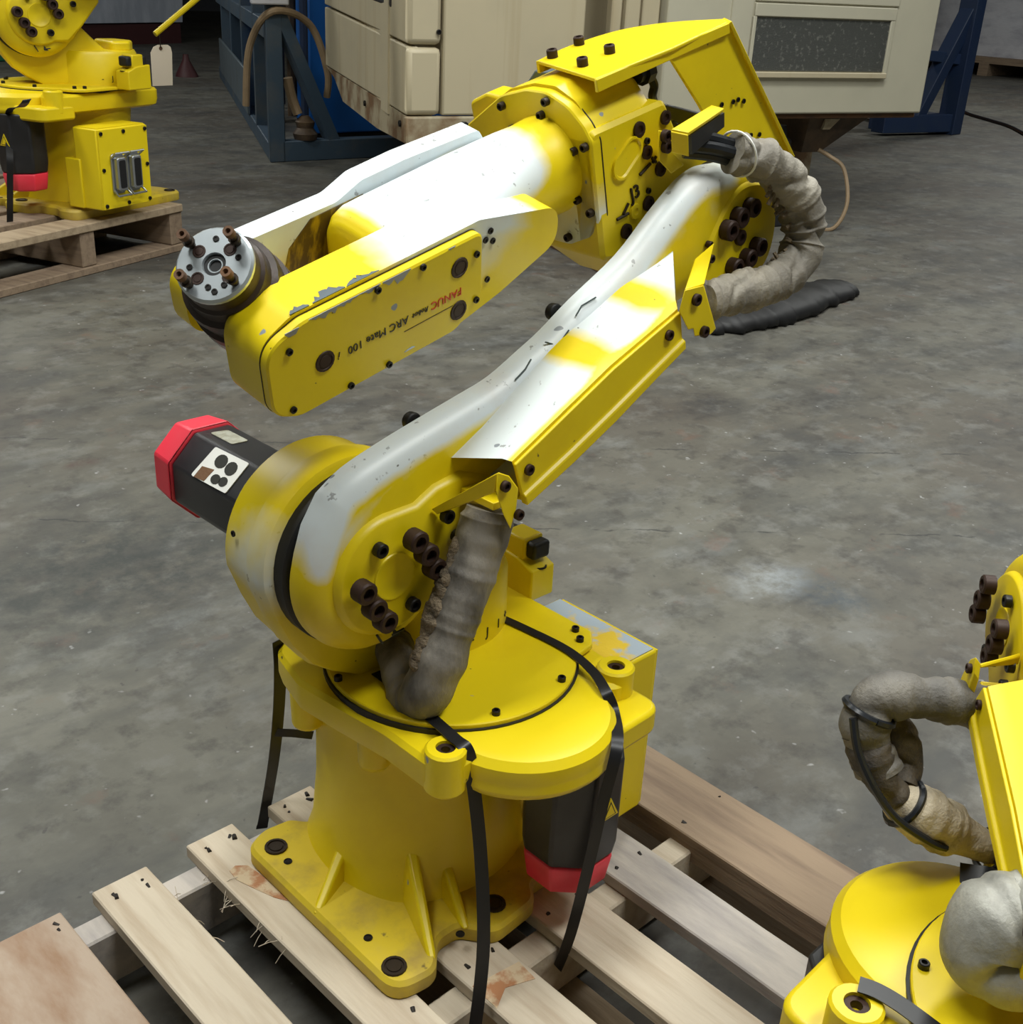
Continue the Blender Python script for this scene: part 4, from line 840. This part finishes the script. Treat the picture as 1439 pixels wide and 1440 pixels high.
# hopper under the door
hp = MB().loft([[mx(2.93, .10, .515), mx(3.45, .10, .515), mx(3.45, .7, .515), mx(2.93, .7, .515)], [mx(2.98, .2, .27), mx(3.14, .2, .27), mx(3.14, .4, .27), mx(2.98, .4, .27)]]).build('hopper', M['dark_brown'], mc)
MB().loft([[mx(3.06, .09, .50), mx(3.18, .09, .50), mx(3.18, .13, .50), mx(3.06, .13, .50)], [mx(3.06, .11, .43), mx(3.12, .11, .43), mx(3.12, .15, .43), mx(3.06, .15, .43)]]).build('hopper_bracket', M['rust_panel'], hp)
pm = empty('coolant_pump', mx(2.78, .25, -.195), 'black coolant pump and tank under the machine hopper', 'pump')
MB().loft([[mx(2.60, .05, z), mx(2.90, .05, z), mx(2.90, .5, z), mx(2.60, .5, z)] for z in (-.195, .20)]).build('tank', M['black'], pm, bevel=.01)
MB().lathe(mx(2.75, .2, .20), EZ, [(0, .12), (.04, .125), (.05, .09), (.14, .09), (.16, .06), (.22, .05)], 20).build('pump_head', M['black'], pm)
hs = MB().tube(spline([mx(3.10, .17, .29), mx(3.17, .12, .25), mx(3.22, .02, .18), mx(3.17, -.12, -.02), mx(3.05, -.16, -.175), mx(2.90, -.10, -.18)], 10), .012, 8).build('coolant_hose', M['hose'], None); prep(hs, 'thin tan hose looping from the hopper to the floor', 'hose')
bm_ = MB().loft([[V((3.64, 3.465, z)), V((3.33, 2.67, z)), V((3.47, 2.62, z)), V((3.78, 3.41, z))] for z in (0, .085)]).build('skid_beam', M['rusty_steel'], None, bevel=.004); prep(bm_, 'rusty flat beam lying on the floor below the machine', 'beam')
# black tarp heap on the floor
tp = MB().tube(spline([at(985, 455, z=.03), at(1040, 440, z=.05), at(1090, 425, z=.06), at(1140, 410, z=.05), at(1185, 402, z=.03)], 10), lambda t: .09+.05*math.sin(t*math.pi), 18, crumple(21, .25, 18)).build('rubber_mat', M['gap'], None, smooth=80)
for v_ in tp.data.vertices: v_.co.z = max(.002, v_.co.z*.45)
prep(tp, 'crumpled black rubber sheet lying on the floor beyond the elbow sleeve', 'sheet')

# ---------------------------------------------------------------- blue-grey rack, blue cabinet
rk = empty('steel_rack', V((3.8, 6.22, 0)), 'open blue-grey welded steel rack with hoses hung on its corner post', 'rack')
A = V((3.79, 6.23, 0)); fx = V((.987, -.159, 0)).normalized(); bx_ = V((.47, .883, 0)).normalized()
def rb(f0, f1, b0, b1, z0, z1, m, nm):
    return MB().loft([[A + fx*f0 + bx_*b0 + EZ*z, A + fx*f1 + bx_*b0 + EZ*z, A + fx*f1 + bx_*b1 + EZ*z, A + fx*f0 + bx_*b1 + EZ*z] for z in (z0, z1)]).build(nm, M[m], rk, bevel=.006, seg=1)
rb(0, .12, 0, .12, 0, 2.4, 'bluegrey', 'post')
for b_ in (1.05, 2.3, 3.7, 5.2): rb(0, .10, b_, b_+.12, .1, 2.4, 'bluegrey', 'post')
rb(0, .12, .1, 6.2, 0, .12, 'bluegrey', 'floor_rail'); rb(.1, 1.15, 0, .12, 0, .14, 'bluegrey', 'floor_rail')
rb(0, .10, .12, 6.2, .80, .92, 'bluegrey', 'side_rail'); rb(-.02, .005, 1.7, 5.6, .12, .46, 'greysheet', 'kick_sheet')
MB().tube([A + fx*.10 + EZ*.95 + bx_*.05, A + fx*.50 + EZ*.10 + bx_*.05], .06, 4).build('brace', M['bluegrey'], rk)
MB().loft([[A + fx*f + bx_*b + EZ*z for f, b in ((-.10, -.06), (.17, -.06), (.17, .05), (-.10, .05))] for z in (1.02, 1.4)]).build('junction_box', M['wrap_white'], rk, bevel=.01)
prep(MB().tube(spline([A + fx*-.14 + bx_*.3 + EZ*.35, A + fx*-.10 + bx_*.2 + EZ*.75, A + fx*.05 + bx_*-.03 + EZ*.98, A + fx*.33 + bx_*.05 + EZ*.90, A + fx*.46 + bx_*.05 + EZ*.6, A + fx*.46 + bx_*.1 + EZ*.42], 8), .025, 10).build('hose', M['hose'], None), 'tan hose looped over the corner post of the rack', 'hose')
prep(MB().tube(spline([A + fx*.16 + bx_*.1 + EZ*.55, A + fx*.19 + bx_*.1 + EZ*.42, A + fx*.23 + bx_*.08 + EZ*.31], 6), .035, 10).build('hose', M['hose'], None), 'short tan hose end behind the rack brace', 'hose')
for k in range(5): MB().tube([A + fx*.35 + bx_*(.6+k*.85) + EZ*.13, A + fx*.38 + bx_*(.7+k*.85) + EZ*1.9], .03+.01*(k % 2), 8).build('pipe', M['dark_brown' if k % 2 else 'navy'], rk)
vm = MB().lathe(A + fx*.28 + bx_*.06 + EZ*.141, EZ, [(0, .08), (.04, .09), (.08, .06), (.12, .07), (.16, .03)], 12).build('valve', M['dark_brown'], None); prep(vm, 'dark rusty valve lying on the rack floor rail', 'valve')
cb = empty('blue_cabinet', V((4.7, 6.9, 0)), 'bright blue steel cabinet between the rack and the machine', 'cabinet')
def cbx(o0, o1, q0, q1, z0, z1, m, nm):
    O = V((4.64, 6.95, 0)); return MB().loft([[O + fx*o0 + bx_*q0 + EZ*z, O + fx*o1 + bx_*q0 + EZ*z, O + fx*o1 + bx_*q1 + EZ*z, O + fx*o0 + bx_*q1 + EZ*z] for z in (z0, z1)]).build(nm, M[m], cb, bevel=.012)
cbx(0, 1.6, 0, 1.2, .06, 1.16, 'blue', 'body'); cbx(-.01, 1.6, -.015, 1.2, 1.16, 1.24, 'blue_edge', 'top_edge'); cbx(.0, 1.6, .02, 1.2, 1.24, 1.9, 'blue', 'upper_body'); cbx(.02, 1.58, .05, 1.15, 0, .06, 'black', 'plinth')

# ---------------------------------------------------------------- yellow bar with a tag
yb = MB().tube([at(218, 48, y=6.2), at(384, -92, y=6.22)], .018, 10).build('yellow_rod', M['yellow2'], None); prep(yb, 'slim yellow rod reaching out from the steel rack above the tag', 'rod')
tg = empty('paper_tag', at(228, 62, y=6.2), 'blank cream card tag hanging from the yellow rod', 'tag')
MB().prism(rounded([(213, 73, 5), (217, 64, 3), (238, 64, 3), (241, 72, 5), (243, 119, 1), (216, 120, 1)], 2, 3), V((0, 0, 0)), EX, EZ, EY, 0, 0) if False else None
pts = [at(u, v, y=6.2) for u, v in ((212, 74), (216, 66), (222, 63), (236, 63), (240, 66), (242, 74), (243, 120), (215, 121))]
tb_ = MB().loft([pts, [p + EY*.003 for p in pts]]).build('card', M['tag'], tg)
MB().lathe(at(226, 68, y=6.199), -EY, [(0, .012), (.002, .012), (.002, .006)], 12).build('eyelet', M['rusty_steel'], tb_)
MB().tube([at(226, 67, y=6.195), at(225, 58, y=6.195), at(224, 44, y=6.195)], .003, 6).build('string', M['dark_bolt'], tg)

# ---------------------------------------------------------------- far goods
wg = empty('wrapped_load', V((7.4, 16.4, 0)), 'pale load wrapped in stretch film on a maroon skid beyond the far robot', 'load')
b = MB(); rings = []
for k in range(13):
    z = .30 + k*.15; ring = []
    for i in range(60):
        t = i/60*4; s_ = int(t); f = t-s_; cs = [(5.2, 15.7), (9.05, 16.6), (8.6, 18.6), (4.8, 17.7)]
        p = V((*cs[s_], z)).lerp(V((*cs[(s_+1) % 4], z)), f); nz = noise.noise(V((i*.7, z*1.2, 0)))*.07; c0 = V((7, 17.1, z)); ring.append(p + (p-c0).normalized()*nz)
    rings.append(ring)
b.loft(rings).build('film_wrap', M['wrap'], wg, smooth=50)
MB().loft([[V((5.3, 15.75, z)), V((9.0, 16.6, z)), V((8.6, 18.4, z)), V((4.9, 17.6, z))] for z in (0, .28)]).build('skid', M['maroon'], wg)
prep(MB().loft([[V((4.9, 13.9, z)), V((5.25, 13.98, z)), V((5.2, 14.3, z)), V((4.85, 14.2, z))] for z in (0, 1.5)]).build('green_post', M['green'], None, bevel=.02), 'green post between the far robot and the wrapped load', 'post')
rc = MB().lathe(at(262, 92, z=.12), EZ, [(-.12, .13), (-.09, .12), (.06, .04), (.12, .03)], 14).build('red_cone', M['maroon'], None); prep(rc, 'dark red cone on the floor behind the rack sheet', 'cone')
# navy stand on the right
ns = empty('navy_stand', V((10.94, 4.83, 0)), 'navy blue steel stand with a slanting brace beside the machine door', 'stand')
S0, S1 = V((10.0, 5.1, 0)), V((10.94, 4.83, 0)); sd = (S1-S0).normalized(); sq = V((-sd.y, sd.x, 0))
def nb_(p, q, w0, nm): MB().tube([p, q], w0, 4).build(nm, M['navy'], ns, bevel=.006, seg=1, smooth=0)
nb_(S0 + EZ*.11, S1 + EZ*.11, .12, 'foot_beam'); nb_(S1, S1 + EZ*2.2, .13, 'post'); nb_(S0.lerp(S1, .45) + EZ*.1, S1 + EZ*1.2, .10, 'brace'); nb_(S1 + EZ*.1, S1 + sq*1.6 + EZ*.1, .1, 'foot_beam'); nb_(S1 - sd*.65 + EZ*.75, S1 + EZ*.70, .07, 'cross_rail')
nb_(S1 - sd*.55 + sq*.4, S1 - sd*.55 + sq*.4 + EZ*2.2, .12, 'post')
orr = empty('orange_rack', V((14.2, 7.4, 0)), 'orange pallet rack upright behind the navy stand', 'rack')
MB().box((14.1, 7.45, 0), (14.3, 7.6, 2.5)).build('upright', M['orange'], orr, bevel=.01); MB().box((12.9, 7.6, .5), (14.8, 7.7, .85)).build('beam', M['orange'], orr, bevel=.01)
for i, (x, y, z0, h, w_, lb) in enumerate(((20.3, 8.7, .30, 1.0, 2.0, 'lower white film-wrapped bale on the far right pallet'), (20.6, 8.5, 1.32, 1.2, 1.6, 'upper white film-wrapped bale stacked on the far right pallet'))):
    b = MB(); rings = []
    for k in range(8):
        z = z0 + h*k/7; ring = []
        for j in range(40):
            t = 2*math.pi*j/40; c, sn = math.cos(t), math.sin(t); e_ = .45; nz = 1+.05*noise.noise(V((j*.5, k*.8, i)))
            ring.append(V((x+1.2+w_*.6*math.copysign(abs(c)**e_, c)*nz, y+.2+w_*.8*math.copysign(abs(sn)**e_, sn)*nz*(1.0-.06*(k == 7)), z)))
        rings.append(ring)
    prep(b.loft(rings).build('wrapped_bale', M['wrap_white'], None, smooth=60), lb, 'bale', 'white wrapped bales')
pw = empty('pallet', V((21.3, 8.9, 0)), 'brown pallet under the white wrapped bales', 'pallet')
MB().box((20.0, 7.2, .2), (22.8, 10.6, .30)).build('deck', M['wood_brown'], pw)
for y_ in (7.2, 8.8, 10.4): MB().box((20.0, y_, 0), (22.8, y_+.18, .2)).build('stringer', M['wood_brown'], pw)
prep(MB().tube(spline([at(1338, 148, z=.015), at(1362, 160, z=.015), at(1395, 170, z=.015), at(1425, 180, z=.015), at(1470, 206, z=.015)], 8), .018, 8).build('power_cable', M['cable'], None), 'black cable running over the floor from the navy stand', 'cable')
